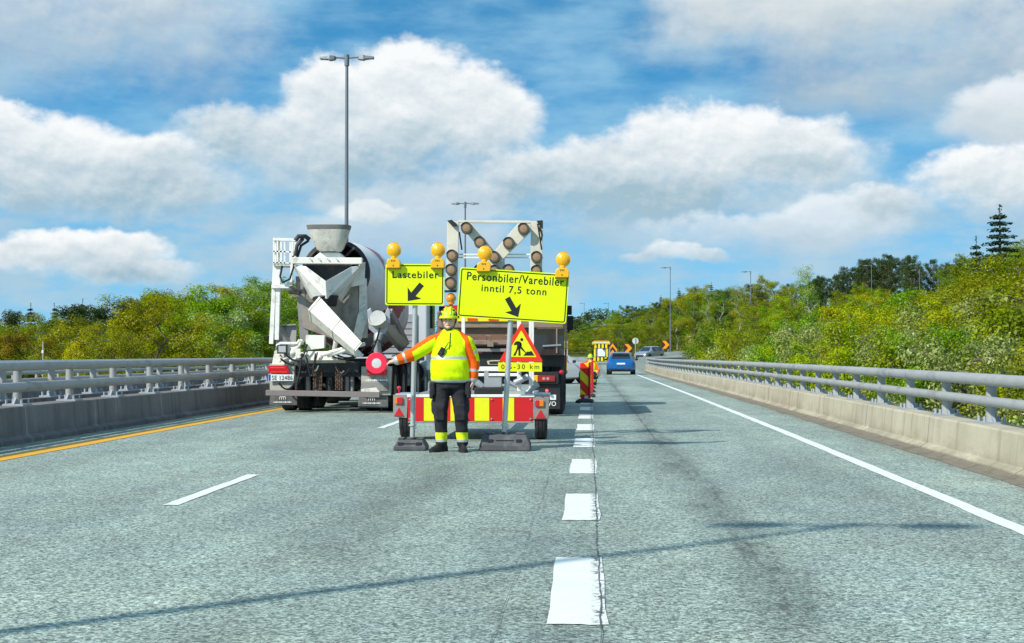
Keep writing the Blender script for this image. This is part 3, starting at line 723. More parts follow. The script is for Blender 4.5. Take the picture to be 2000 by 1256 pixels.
for k in range(26):
    px = 1110+k*11+rt.uniform(-4, 4); y = rt.uniform(262, 315); x = (px-1150)*y/F_PX; kind = ch(green=3, olive=4, pine=2, rust=1)
    plant(kind, x, y, min(max(h_for(x, y, rt.uniform(0, 14), 1), 3), 14), '%s on the rise beyond the road, %s' % (KIND[kind][0], 'behind the yellow and black truck' if px < 1230 else 'behind the chevron signs'), GR, rt)
for px, y, dpx, lab in ((1577, 150, -28, 'tall slender birch standing above the middle of the right wood'), (1380, 210, -4, 'slender birch beside the lamp post above the wood'), (1550, 170, -4, 'slim birch just left of the tallest slender birch'), (1440, 215, -6, 'slim birch left of the second lamp post')):
    x = (px-1150)*y/F_PX; plant('thin', x, y, h_for(x, y, dpx, 1), lab, GR, rt, wid=8 if px != 1577 else 8)
for k in range(22):
    px = 1548+k*15+rt.uniform(-5, 5); y = rt.uniform(245, 300); x = (px-1150)*y/F_PX; h = min(max(h_for(x, y, rt.uniform(-4, 22), 1), 5), 15)
    plant('pine', x, y, h, 'dark pine on the skyline, %s' % where_r(px, y), GR, rt, wid=h*.72)
for px, y, dpx, w, lab in ((1940, 150, -74, 28, 'tall dark spruce rising above all other trees at the right edge'), (1895, 140, -22, 15, 'small pointed spruce left of the tall dark spruce'), (1325, 250, -14, 9, 'little pointed spruce behind the nearest right lamp post'), (1290, 280, -8, 8, 'little pointed spruce left of the nearest right lamp post'), (1388, 260, -10, 9, 'little pointed spruce on the skyline between two lamp posts')):
    x = (px-1150)*y/F_PX; plant('spruce', x, y, h_for(x, y, dpx, 1), lab, 'spruces on the skyline', rt, wid=w)
# left
for layer, y0, y1, n, drop in (('in front', 76, 100, 17, 34), ('in the middle', 95, 130, 22, 12), ('behind', 125, 165, 26, 0)):
    for k in range(n):
        px = -120+(760)*(k+rt.uniform(.1, .9))/n; y = rt.uniform(y0, y1); x = (px-1150)*y/F_PX
        if x > -22.5: y = 23.5*F_PX/(1150-px); x = -23.5-rt.random()*2
        if layer == 'behind' and px < 360: kind = ch(pine=2.5, olive=3, rust=2)
        elif px < 130: kind = ch(bronze=1.5, rust=4, olive=3, lime=1)
        elif px < 235: kind = ch(lime=5, olive=1, rust=1)
        elif px < 340: kind = ch(bronze=3, rust=4, olive=2)
        else: kind = ch(green=6, lime=1.6, silver=1.2)
        h = min(max(h_for(x, y, drop*rt.uniform(.5, 1.3)+(2 if kind == 'pine' else (20 if px < 235 else 0)), -1), 3), 16)
        plant(kind, x, y, h, '%s %s, %s' % (KIND[kind][0], {'in front': 'low down in the front row', 'in the middle': 'in the second row', 'behind': 'in the back row'}[layer], where_l(px)), GL, rt)
for px, y, dpx, lab in ((145, 170, -10, 'little pointed spruce on the left skyline, left of the bronze clump'), (40, 175, -8, 'little pointed spruce at the far left skyline'), (88, 180, -4, 'little pointed spruce between the far left pines')):
    x = (px-1150)*y/F_PX; plant('spruce', x, y, h_for(x, y, dpx, -1), lab, 'spruces on the skyline', rt, wid=11)
plant('olive', -33.6, 115, h_for(-33.6, 115, -4, -1), 'tallest loose olive tree left of the concrete mixer truck', GL, rt, variant=1)
# far wood and ground cover: nobody could count these
def scatter(name, pts, sizes, m, label, seed, flat=.2):
    rs = np.random.RandomState(seed); o = leaves(name, np.array(pts), np.array(sizes), rs, m, None, flat); return tag(o, label, name.replace('_', ' '), kind='stuff')
pts = []; sz = []
for k in range(60000):
    y = 8+150*rt.random()**1.2; x = 5.6+(.34*y+3)*rt.random()**1.3; hh = .3+2.0*abs(math.sin(x*1.7+1.3*math.sin(y*.9)))*abs(math.sin(y*.61+x*.4))
    if y > 98 and x < 11+.12*y: continue
    pts.append((x, y, terrain(x, y)+hh*rt.random())); sz.append(rt.uniform(.04, .09)*(1+y/100))
scatter('undergrowth', pts, sz, LM['olive'], 'low olive scrub under the trees on the right', 3)
pts = []; sz = []
for k in range(22000):
    y = 60+120*rt.random(); x = -22.5-45*rt.random(); pts.append((x, y, terrain(x, y)+1.6*rt.random()*abs(math.sin(x*.9)*math.sin(y*.5))+.1)); sz.append(rt.uniform(.1, .2))
scatter('undergrowth', pts, sz, LM['green'], 'low green scrub below the trees on the left', 4)
pts = []; sz = []
for k in range(34000):
    y = 205+100*rt.random(); x = -40+90*rt.random()
    if x < 5 and y < 225: continue
    pts.append((x, y, terrain(x, y)+1.3*rt.random()*abs(math.sin(x*.6+y*.21)))); sz.append(rt.uniform(.08, .2))
scatter('undergrowth', pts, sz, LM['olive'], 'rough grass and scrub on the rise beyond the road', 5)
pts = []; sz = []
for k in range(60000):
    a = rt.uniform(-.62, .5); y = rt.uniform(330, 430); x = math.tan(a)*y; hh = 3.5+1.5*math.sin(x*.13)+1.2*math.sin(x*.37+1)
    pts.append((x, y, terrain(x, y)+hh*rt.random()**.6)); sz.append(rt.uniform(.18, .4))
scatter('distant_wood', pts, sz, LM['pine'], 'dark distant wood closing the view', 6)

# ------------------------------------------------------------------ lamp posts
M['lampgrey'] = mat('lamp grey', (.18, .21, .24), .5, .3, .1, 10); M['lens'] = mat('lamp glass', (.45, .47, .48), .2)
def lamp_post(x, y, zb, h, label, group, arms, r=.10):
    t = thing('street_lamp', (x, y, zb), label, 'street lamp', group)
    q = MB(); q.cyl((x, y, zb), (x, y, zb+h*.40), r, r*.93, 12); q.cyl((x, y, zb+h*.40), (x, y, zb+h*.42), r, r*.66, 12); q.cyl((x, y, zb+h*.42), (x, y, zb+h-.05), r*.66, r*.5, 12)
    q.cyl((x, y, zb+h*.185), (x, y, zb+h*.20), r*1.15, n=12); q.box((x, y, zb+.02), (.4, .4, .05)); q.build('pole', M['lampgrey'], t, smooth=40)
    q = MB(); q.cyl((x, y, zb+h-.35), (x, y, zb+h+.06), r*.8, n=10); q.build('collar', M['lampgrey'], t, smooth=40)
    for s, L in arms:
        q = MB(); z = zb+h-.06; q.tube([(x, y, z), (x+s*L*.42, y, z+.02)], .035, 8); b = q.build('arm', M['lampgrey'], t, smooth=40)
        q = MB(); prof = [(.40, .05, .05), (.46, .12, .07), (.62, .15, .09), (.70, .14, .06), (1.0, .12, .035)]
        q.loft([[Vector((x+s*L*f, y-w, z-hh)), Vector((x+s*L*f, y+w, z-hh)), Vector((x+s*L*f, y+w*.8, z+hh)), Vector((x+s*L*f, y-w*.8, z+hh))] for f, w, hh in prof])
        hd = q.build('lamp_head', M['lampgrey'], t, bevel=.01)
        q = MB(); q.box((x+s*L*.84, y, z-.045), (L*.28, .18, .014)); q.build('lens', M['lens'], hd)
for y, lab in ((.8, 'double headed grey lamp post in the median beside the camera'), (51.6, 'tall double headed grey lamp post rising behind the concrete mixer truck'), (101.6, 'double headed grey lamp post seen through the arrow board')):
    lamp_post(-8.72, y, rz(y)-.5, 12.5, lab, 'double lamp posts along the median', [(-1, .98), (1, .98)], .11)
for px, py, y, lab in ((1309, 522, 188, 'single arm lamp post beside the right chevron sign'), (1466, 530, 190, 'second single arm lamp post, above the wood right of the first'), (1702, 518, 230, 'single arm lamp post with only its head showing above the dark pines'), (1832, 521, 195, 'rightmost single arm lamp post before the dark wooded slope'), (1796, 527, 240, 'lamp post just left of the rightmost lamp post'), (1188, 592, 345, 'tiny far lamp post left of the wood, right one of two'), (1141, 592, 350, 'tiny far lamp post beside the truck mirrors, left one of two')):
    p = P(px, py, y); zb = terrain(p.x, y)
    lamp_post(p.x, y, zb-.1, p.z-zb+.1, lab, 'single lamp posts in the right wood', [(-1, 1.25)], .09)
p = P(84, 700, 75); t = thing('sensor_post', (p.x, 75, terrain(p.x, 75)), 'thin pale post with a small box among the left trees', 'post')
q = MB(); q.cyl((p.x, 75, terrain(p.x, 75)-.2), P(84, 667, 75), .035, n=8); q.build('pole', M['alu'], t, smooth=40)
q = MB(); q.box(P(83.5, 687, 74.9), (.11, .1, .16)); q.build('box', M['whiteplastic'], t, bevel=.01)
# ------------------------------------------------------------------ concrete mixer truck (seen from behind)
def wheel(parent, x, y, r, w, zc, rim_side, rimm='greymetal', name='wheel', dual=False):
    "tyre + rim; axis along X"
    q = MB(); xs_ = [x] if not dual else [x-w*.27, x+w*.27]; ww = w if not dual else w*.48
    for xx in xs_:
        q.lathe((xx-ww/2, y, zc), (1, 0, 0), [(0, r*.62), (0, r*.9), (ww*.06, r*.965), (ww*.16, r), (ww*.30, r), (ww*.32, r*.975), (ww*.36, r*.975), (ww*.38, r), (ww*.62, r), (ww*.64, r*.975), (ww*.68, r*.975), (ww*.70, r), (ww*.84, r), (ww*.94, r*.965), (ww, r*.9), (ww, r*.62)], 28, False)
    o = q.build(name, M['rubber'], parent, smooth=30)
    q = MB(); xs0 = xs_[0 if rim_side < 0 else -1]
    q.lathe((xs0-ww*.45, y, zc), (1, 0, 0), [(0, r*.63), (ww*.25, r*.5), (ww*.3, r*.16), (ww*.6, r*.16), (ww*.65, r*.5), (ww*.9, r*.63)], 20, True)
    q.build('rim', M[rimm], o, smooth=30); return o
M['drum'] = mat('dusty drum paint', (.80, .79, .74), .45, 0, .05, 3, dirt=(.50, .48, .42), dirt_amt=.5, dscale=2.5)
M['drum_red'] = mat('faded red drum paint', (.42, .10, .105), .5, 0, .12, 3, dirt=(.36, .22, .20), dirt_amt=.6, dscale=2.5)
M['fender'] = mat('beige grey guard', (.46, .44, .38), .6, 0, .1, 5, dirt=(.27, .25, .22), dirt_amt=.7, dscale=4)
M['rust'] = mat('rusty chain', (.12, .075, .055), .8, .2, .4, 20)
M['flap'] = mat('grey mud flap', (.10, .105, .11), .75, 0, .2, 6, dirt=(.22, .215, .2), dirt_amt=.6, dscale=3)
M['cabwhite'] = mat('cab paint', (.66, .69, .72), .3, 0, .04, 3, coat=.5)
YM = 30.0
def Q(px, py, dy=0.): return P(px, py, YM+dy)
def zg(v, z): return Vector((v[0], v[1], z))
mx = thing('concrete_mixer_truck', (-5.42, YM, rz(YM)), 'white concrete mixer truck with a red striped drum, stopped in the left lane', 'truck')
q = MB()
for x in (-5.85, -5.0): q.box2((x-.05, YM+.5, .72), (x+.05, YM+9, 1.0))
for y in (1, 2.4, 4, 6.4, 8): q.box((-5.42, YM+y, .85), (.9, .12, .2))
q.box2((-6.5, YM+1.9, .95), (-4.3, YM+6.6, 1.06)); q.box2((-6.62, YM+3.4, .45), (-6.2, YM+5.6, .95)); 
q.build('chassis', M['dark'], mx, bevel=.01)
for y in (1.2, 2.6):
    for x, s in ((-6.33, -1), (-4.5, 1)): wheel(mx, x, YM+y, .5, .62, rz(YM+y)+.5, s, dual=True)
for y in (5.9, 7.6):
    for x, s in ((-6.42, -1), (-4.42, 1)): wheel(mx, x, YM+y, .5, .34, rz(YM+y)+.5, s)
for y in (1.2, 2.6): q = MB(); q.cyl((-6.2, YM+y, .5), (-4.6, YM+y, .5), .09); q.sphere((-5.42, YM+y, .5), .24); q.build('axle', M['dark'], mx, smooth=40)
# drum
dr0 = Vector((-5.43, YM+.75, 2.93)); dr1 = Vector((-5.43, YM+5.9, 1.92)); ax = (dr1-dr0).normalized(); Ld = (dr1-dr0).length
prof = [(.0, .66), (.02, .70), (.10, .71), (.14, .69), (.9, .94), (1.7, 1.10), (2.3, 1.17), (2.36, 1.18), (2.42, 1.17), (3.3, 1.17), (3.9, 1.10), (4.6, .92), (Ld, .66)]
N = 72; q = MB(); u0 = Vector((1, 0, 0)); pr2 = []
for (t0, r0), (t1, r1) in zip(prof[:-1], prof[1:]):
    m = max(1, int((t1-t0)/.13))
    for k in range(m): pr2.append((t0+(t1-t0)*k/m, r0+(r1-r0)*k/m))
pr2.append(prof[-1]); rings = [q.ring(dr0+ax*t, ax, r, N, ux=u0) for t, r in pr2]; q.loft(rings, False)
for k in range(len(pr2)-1):
    for i in range(N):
        t = pr2[k][0]; th = i/N
        q.m[k*N+i] = 1 if (1.0 < t < 4.4 and ((th*3+t*.50+.14) % 1) < .47) else 0
dm = q.build('drum', [M['drum'], M['drum_red']], mx, smooth=30)
q = MB(); q.loft([q.ring(dr0+ax*.02, ax, .655, 40, ux=u0), q.ring(dr0+ax*1.0, ax, .80, 40, ux=u0)], False); q.loft([q.ring(dr0+ax*1.0, ax, .8, 40, ux=u0), q.ring(dr0+ax*1.01, ax, .01, 40, ux=u0)], False)
q.build('drum_interior', M['black'], dm, smooth=180)
q = MB(); q.loft([q.ring(dr0-ax*.03, ax, .645, 40, ux=u0), q.ring(dr0-ax*.03, ax, .735, 40, ux=u0), q.ring(dr0+ax*.12, ax, .735, 40, ux=u0), q.ring(dr0+ax*.12, ax, .645, 40, ux=u0), q.ring(dr0-ax*.03, ax, .645, 40, ux=u0)], False)
q.build('drum_ring', M['dark'], dm, smooth=30)
q = MB()
for k in range(-3, 4):                              # dark spiral blade edges seen in the mouth
    a = k*.42+.3; q.tube([dr0+ax*.05+Vector((math.cos(a+1.5)*.66, 0, math.sin(a+1.5)*.66)), dr0+ax*.6+Vector((math.cos(a+1.9)*.52, 0, math.sin(a+1.9)*.52))], .03, 6)
q.build('blade', M['greymetal'], dm, smooth=40)
# drum carrier: A-frame legs and stained shield
def plate(name, pts, th, m, parent=mx, bevel=.006):
    a = [Vector(p) for p in pts]; n = (a[1]-a[0]).cross(a[2]-a[0]).normalized(); 
    if n.y < 0: n = -n
    q = MB(); q.prism(a, n*th); return q.build(name, m, parent, bevel=bevel)
plate('carrier_leg', [Q(577, 540, .5), Q(592, 540, .5), Q(604, 668, .6), Q(586, 668, .6)], .16, M['greymetal'])
plate('carrier_leg', [Q(702, 540, .5), Q(714, 545, .5), Q(716, 660, .6), Q(700, 660, .6)], .16, M['cream'])
q = MB(); pts = [(588, 556), (640, 574), (701, 556), (700, 600), (698, 652), (646, 660), (592, 640), (588, 600)]
q.prism([Q(a, b, .55) for a, b in pts], (0, .05, 0)); q.build('back_shield', mat('cement stained shield', (.30, .27, .23), .85, 0, .3, 3, bump=.4, bscale=20, dirt=(.15, .135, .115), dirt_amt=.85, dscale=2.2), mx)
plate('side_bracket', [Q(700, 612, .4), Q(718, 622, .45), Q(706, 664, .45), Q(688, 664, .4)], .1, M['cream'])
# discharge frame: cross beam and the V of the discharge spout
q = MB(); q.beam(Q(572, 509, .1), Q(708, 510, .1), .16, .135); beam_o = q.build('discharge_beam', M['cream'], mx, bevel=.012)
q = MB()
for k in range(4): c = Q(606+k*17, 506, -.0); q.cyl(c, c+Vector((0, -.03, 0)), .014, n=6)
q.build('bolt', M['steel'], beam_o)
A, B, Cc, Dd, E = Q(574, 517, .12), Q(597, 520, .0), Q(636, 549, -.50), Q(638, 584, -.34), Q(612, 581, .12)
A2, B2, E2 = Q(706, 518, .12), Q(686, 521, .0), Q(660, 581, .12)
q = MB(); q.prism([A, B, Cc, Dd, E], (0, .05, 0)); q.prism([B2, A2, E2, Dd, Cc], (0, .05, 0)); q.prism([A, Q(573, 520, .5), Q(607, 585, .5), E], (.03, 0, 0)); q.prism([A2, E2, Q(665, 588, .5), Q(712, 521, .5)], (.02, 0, 0))
q.build('discharge_spout', M['white'], mx, bevel=.008)
plate('spout_wing', [Q(706, 512, .3), Q(714, 512, .55), Q(712, 556, .5), Q(688, 560, .3)], .04, M['cream'])
q = MB(); q.prism([Q(590, 516, .30), Q(690, 516, .30), Q(640, 560, .30)], (0, .02, 0)); q.build('spout_opening', M['dark'], mx)
# charge hopper
q = MB(); hp = [(441, 43, .34, 642.5), (447, 41.5, .33, 642.5), (450, 40, .32, 642.7), (470, 33, .27, 644), (486, 26, .22, 645), (492, 20, .18, 646)]
def rr_ring(c, hx, hy, n=28, e=.55):
    return [c+Vector((hx*abs(math.cos(a))**e*math.copysign(1, math.cos(a)), hy*abs(math.sin(a))**e*math.copysign(1, math.sin(a)), 0)) for a in [2*math.pi*i/n for i in range(n)]]
outer = [rr_ring(Q(cx, py, .25), w*YM/F_PX*1.01, d) for py, w, d, cx in hp]; inner = [[p*.94+Q(cx, py, .25)*.06 for p in r] for r, (py, w, d, cx) in zip(outer, hp)]
q.mi = 1; q.loft(outer[:3], False); q.mi = 0; q.loft(outer[2:], False); q.mi = 1; q.loft([outer[0], inner[0]]+inner[1:], False); q.mi = 0
q.build('charge_hopper', [M['concrete_crust'], mat('cement grey rim', (.20, .20, .19), .85, 0, .3, 6, bump=.5)], mx, smooth=35)
q = MB(); q.prism([Q(625, 493, .2), Q(662, 493, .2), Q(676, 506, .2), Q(610, 505, .2)], (0, .3, 0)); q.build('hopper_neck', M['white'], mx, bevel=.01)
# black rubber collar and swinging chute
q = MB(); c0 = Q(636.5, 579, -.06); q.lathe(c0, Vector((.06, -.05, -1)), [(0, .265), (.03, .27), (.035, .25), (.20, .215), (.22, .2)], 28); q.build('rubber_collar', M['black'], mx, smooth=35)
def chute(name, pa, pb, ra, rb, m, roll=0., th=.02, parent=mx, span=math.pi, n=15):
    pa = Vector(pa); pb = Vector(pb); d = (pb-pa).normalized(); side = d.cross(Vector((0, 0, 1))).normalized(); up = side.cross(d)
    Mr = Matrix.Rotation(roll, 3, d); side = Mr @ side; up = Mr @ up
    q = MB()
    def arc(c, r): return [c+side*r*math.cos(math.pi/2+span*(i/(n-1)-.5)+0)*1.0*-1 - up*r*math.sin(math.pi/2+span*(i/(n-1)-.5)) for i in range(n)]
    o0, o1, i0, i1 = arc(pa, ra), arc(pb, rb), arc(pa, ra-th), arc(pb, rb-th)
    rings = [o0+i0[::-1], o1+i1[::-1]]; q.loft(rings, True)
    return q.build(name, m, parent, smooth=35, bevel=0), (pa, pb, d, side, up)
ch_o, (pa, pb, dd, sd_, up_) = chute('discharge_chute', Q(627, 600, -.15), Q(709, 682, -.75), .36, .21, M['cream'], roll=-.85, n=4)
for t in (.03, .5, .97):
    c = pa.lerp(pb, t); r = .36+(.21-.36)*t+.004; q = MB()
    q.tube([c+sd_*r*math.cos(a)-up_*r*math.sin(a) for a in [math.pi*k/3 for k in range(4)]], .014, 5); q.build('chute_rib', M['cream'], ch_o)
q = MB(); q.tube([Q(651, 622, .1), Q(650, 646, -.1), Q(656, 668, -.15), Q(652, 690, .1)], .05, 8); q.tube([Q(644, 690, -.1), Q(712, 672, -.4)], .04, 8); q.tube([Q(626, 694, -.1), Q(690, 676, -.3)], .045, 8); q.build('chute_support', M['cream'], mx, smooth=40)
q = MB(); q.cyl(Q(688, 680, -.3), Q(640, 694, -.1), .05, n=10); q.cyl(Q(708, 696, -.3), Q(672, 686, -.2), .03, n=8); q.build('hydraulic_ram', M['white'], mx, smooth=40)
# folded spare chute on the right
q = MB(); fr = [(717, 606), (724, 601), (727, 612), (752, 612), (757, 600), (762, 606), (762, 632), (752, 652), (734, 655), (720, 642)]
q.prism([Q(a, b, .2) for a, b in fr], (0, .06, 0)); q.build('chute_bracket', M['steel'], mx, bevel=.01)
q = MB(); ra_, rb_ = Q(740, 622, .25), P(800, 668, YM+1.2)
sc_, _ = chute('spare_chute', P(738, 616, YM+.15), P(788, 662, YM+1.1), .24, .22, M['fender'], roll=.5)
q = MB(); q.cyl(P(738, 622, YM+.1), P(738, 622, YM+.16), .17, n=20); q.build('chute_end', M['drum'], mx, smooth=40)
for d_, nm in (((764, 610), (796, 672)), 0), (((757, 640), (786, 680)), 0): pass
q = MB(); q.beam(P(763, 607, YM+.25), P(795, 670, YM+1.1), .06, .12); q.beam(P(752, 650, YM+.25), P(782, 682, YM+1.1), .06, .10); q.beam(P(796, 668, YM+1.1), P(782, 684, YM+1.1), .06, .1); q.build('chute_rail', M['greymetal'], mx, bevel=.008)
q = MB(); q.tube([Q(739, 655, .2), Q(737, 668, .1), Q(738, 690, .2), Q(737, 712, .3)], [.1, .075, .085, .09], 12); q.build('stand_pipe', M['steel'], mx, smooth=40)
q = MB(); q.lathe(Q(739, 708, .15), (0, 1, 0), [(0, .17), (.04, .19), (.1, .19)], 20); q.build('tank_cap', M['fender'], mx, smooth=40)
# ladder tower and platform on the left
wt = M['white']
q = MB()
for a, b in (((530, 672), (540, 468)), ((541, 664), (546, 468))): q.beam(Q(a[0], a[1], .5), Q(b[0], b[1], .5), .07, .09, (1, 0, 0)); q.beam(Q(a[0]+2, a[1], .95), Q(b[0]+2, b[1], .95), .06, .06, (1, 0, 0))
for k in range(9): y = 528+k*15; x = 536-k*.7; q.beam(Q(x-3, y, .5), Q(x+8, y, .5), .03, .03)
lad = q.build('ladder', wt, mx, bevel=.006)
q = MB(); q.box2(Q(530, 556, .4)[:], (Q(564, 563, .4)+Vector((0, .7, 0)))[:]); q.build('step_board', wt, mx, bevel=.006); q = MB(); q.box2(Q(533, 515, .4)[:], (Q(574, 519, .4)+Vector((0, .8, 0)))[:]); q.build('platform', wt, mx, bevel=.006)
q = MB()
for y in (467, 491, 513):
    q.beam(Q(534, y, .4), Q(578, y+1.5, .4), .035 if y > 467 else .06, .03 if y > 467 else .06); q.beam(Q(534, y, .4), Q(534, y, .4)+Vector((0, .8, 0)), .03, .03); q.beam(Q(535, y, 1.2), Q(576, y+1, 1.2), .03, .03)
for x in (535, 542, 549, 556, 567, 577): q.beam(Q(x, 468, .4), Q(x, 516, .4), .035, .035, (0, 1, 0))
for x in (536, 556, 575): q.beam(Q(x, 468, 1.2), Q(x, 516, 1.2), .03, .03, (0, 1, 0))
q.beam(Q(572, 468, .4), Q(568, 560, .4), .05, .05, (0, 1, 0)); q.build('platform_railing', wt, mx)
q = MB(); q.tube([Q(572, 500, .3), Q(574, 520, .25), Q(566, 545, .3), Q(552, 552, .35), Q(547, 540, .4), Q(552, 516, .45)], .022, 6); q.tube([Q(577, 470, .3), Q(583, 462, .3), Q(597, 462, .35), Q(604, 468, .4)], .05, 7); q.tube([Q(577, 500, .3), Q(580, 480, .3), Q(592, 466, .35)], .04, 7); q.tube([Q(580, 505, .3), Q(588, 480, .4), Q(603, 470, .45)], .03, 7); q.build('hose', M['black'], mx, smooth=60)
q = MB(); q.tube([Q(568, 560, .4), Q(578, 566, .3), Q(590, 568, .3)], .035, 6); q.tube([Q(566, 570, .4), Q(586, 572, .3)], .05, 6); q.build('valve_block', M['dark'], mx, smooth=40)
# rear underside: guards, lamps, plate, flaps
plate('left_mudguard', [Q(543, 640, .5), Q(556, 634, .7), Q(580, 636, .7), Q(577, 690, .6), Q(536, 690, .5)], .08, M['greymetal'])
q = MB(); q.prism([Q(546, 637, .6), Q(578, 635, .6), Q(578, 635, 2.8), Q(540, 640, 2.8)], (0, 0, .03)); q.prism([Q(765, 697, .6), Q(800, 690, .9), Q(800, 690, 3.2), Q(765, 697, 2.8)], (0, 0, .03)); q.build('mudguard_top', M['greymetal'], mx)
plate('guard_panel', [Q(536, 686, .25), Q(553, 680, .25), Q(556, 712, .25), Q(531, 712, .25)], .05, M['cream'])
for nm, pts in (('lamp_bracket', [(526, 712), (575, 712), (575, 748), (560, 764), (527, 764)]), ('lamp_bracket', [(706, 716), (765, 716), (763, 772), (705, 772)])):
    plate(nm, [Q(a, b, .15) for a, b in pts], .12, M['fender'])
plate('step_plate', [Q(706, 746, .1), Q(758, 747, .1), Q(758, 764, .1), Q(704, 764, .1)], .02, M['greymetal'])
plate('step_plate', [Q(706, 760, .08), Q(735, 757, .08), Q(744, 768, .08), Q(704, 768, .08)], .02, M['cream'])
plate('centre_plate', [Q(602, 686, .1), Q(650, 686, .1), Q(673, 703, .05), Q(595, 704, .05)], .25, M['cream'])
plate('control_box', [Q(597, 654, .2), Q(634, 655, .2), Q(633, 680, .2), Q(597, 684, .2)], .2, M['white'])
plate('cross_member', [Q(598, 706, .3), Q(700, 706, .3), Q(700, 728, .3), Q(598, 728, .3)], .2, M['dark'])
plate('cross_member', [Q(578, 728, .4), Q(705, 728, .4), Q(705, 736, .4), Q(578, 736, .4)], .08, M['dark'])
for x, s in ((602, .05), (618, .04), (645, .09), (678, .05), (688, .045)): q = MB(); q.cyl(Q(x, 736, .45), Q(x, 764, .45), s, n=10); q.build('strut', M['greymetal' if s < .06 else 'dark'], mx, smooth=40)
for s, xs_ in ((0, range(613, 630, 3)), (1, range(656, 672, 4))):
    q = MB()
    for x in xs_:
        for k in range(11): c = Q(x+rng.uniform(-.5, .5), 721+k*3.9, .28); q.box(c, (.030, .022, .036), Matrix.Rotation(k*.8+x, 3, 'Z'))
    q.build('snow_chain', M['rust'], mx)
def tail(pts, parent, m='lamp_red', d=-.0, th=.06):
    return plate('tail_light', [Q(a, b, d) for a, b in pts], th, M[m], parent, .012)
tl = tail([(524, 714), (560, 714), (566, 728), (562, 730), (524, 729)], mx, d=.06); tail([(527, 717), (556, 717), (558, 720), (527, 720)], tl, 'red_sign', .055, .01); tail([(528, 726), (561, 726), (561, 728), (528, 728)], tl, 'red_sign', .055, .01)
tl = tail([(717, 720), (756, 721), (755, 733), (716, 732)], mx, d=.06); tail([(750, 722.5), (754, 722.5), (753.5, 731), (749.5, 731)], tl, 'red_sign', .055, .01); tail([(720, 729), (748, 730), (748, 731.5), (719, 731)], tl, 'red_sign', .055, .01)
npl = plate('number_plate', [Q(524, 731, .07), Q(574, 731.5, .07), Q(573, 744, .07), Q(524, 744, .07)], .015, M['whiteplastic'], mx, 0)
plate('country_band', [Q(524.5, 731.5, .062), Q(528, 731.5, .062), Q(528, 743.5, .062), Q(524.5, 743.5, .062)], .006, M['blueplate'], npl, 0)
lettering('lettering', 'SE 12486', Q(551, 737.8, .062), 41*YM/F_PX, 8.6*YM/F_PX, (1, 0, 0), (0, 0, 1), M['sheet_black'], npl)
q = MB(); q.beam(Q(520, 767, -.12), Q(742, 771, -.12), .12, .115); q.build('bumper_bar', mat('scuffed bumper', (.24, .215, .21), .6, .2, .2, 6, dirt=(.32, .16, .15), dirt_amt=.6, dscale=3), mx, bevel=.008)
for nm, x0, x1, yt, yb, gx in (('mud_flap', 528, 580, 773, 792, 552), ('mud_flap', 701, 758, 775, 797, 726)):
    f = plate(nm, [Q(x0, yt-8, .2), Q(x1, yt-8, .2), Q(x1, yb, .2), Q(x0-2, yb-1, .2)], .03, M['flap'], mx)
    q = MB()                                        # white maker's mark and a line of small lettering
    for k, dx in enumerate((-4, 0, 4)): c = Q(gx+dx, yt+4.5, .19); q.tube([c+Vector((-.02, 0, -.03)), c+Vector((-.02, 0, .015)), c+Vector((0, 0, .032)), c+Vector((.02, 0, .015)), c+Vector((.02, 0, -.03))], .009, 5)
    for k in range(13): c = Q(gx-17+k*2.8, yt+12.5, .19); q.box(c, (.022, .004, .018+.008*(k % 3)))
    q.build('white_mark', M['whiteplastic'], f)
q = MB()
for k in range(11): q.box(Q(716+k*3.9, 742.5, .09), (.034, .004, .022+.008*((k*5) % 3)))
q.build('white_mark', M['whiteplastic'], mx)
wl = plate('work_lamp', [Q(541, 674, -.05), Q(560, 673, -.05), Q(560, 691, -.05), Q(541, 691, -.05)], .1, M['dark']); plate('lens', [Q(544, 676, -.056), Q(558, 675.5, -.056), Q(558, 688, -.056), Q(544, 688, -.056)], .006, M['lens'], wl, 0)
q = MB()
for a in ([(541, 676), (548, 671), (580, 671), (586, 664)], [(553, 702), (566, 696), (585, 690), (600, 694)], [(560, 688), (572, 684), (584, 676), (588, 668)], [(545, 706), (552, 700), (546, 694)], [(575, 692), (590, 700), (600, 690)], [(566, 706), (578, 700), (580, 688)]):
    q.tube([Q(x, y, .05) for x, y in a], .035, 7)
q.sphere(Q(572, 690, .05), .07); q.sphere(Q(588, 668, .1), .06); q.box(Q(582, 690, .08), (.12, .12, .2)); q.box(Q(570, 678, .12), (.1, .1, .16)); q.build('pipework', M['cream'], mx, smooth=40)
def sag(a, b, d, n=9, dy=0.): return [Q(a[0]+(b[0]-a[0])*t, a[1]+(b[1]-a[1])*t+d*4*t*(1-t), dy) for t in [k/(n-1) for k in range(n)]]
for a, b, d, r in (((597, 694), (620, 688), 28, .016), ((600, 700), (616, 690), 40, .016), ((655, 712), (682, 720), 16, .013), ((590, 690), (578, 748), 14, .022), ((545, 748), (586, 726), 22, .02), ((650, 686), (712, 680), 16, .02), ((640, 690), (700, 694), 10, .02), ((585, 700), (600, 672), 8, .018), ((720, 690), (742, 640), 12, .02), ((726, 685), (748, 690), 14, .02), ((726, 676), (748, 676), -12, .018), ((556, 690), (590, 704), 6, .02), ((548, 700), (575, 712), 4, .022)):
    q = MB(); q.tube(sag(a, b, d, 9, -.02), r, 6); q.build('hose', M['black'], mx, smooth=60)
q = MB(); q.tube(sag((612, 722), (622, 714), 6, 7, .1), .018, 6); q.tube(sag((656, 716), (672, 724), 8, 7, .1), .018, 6); q.build('hook', M['chrome'], mx, smooth=60)
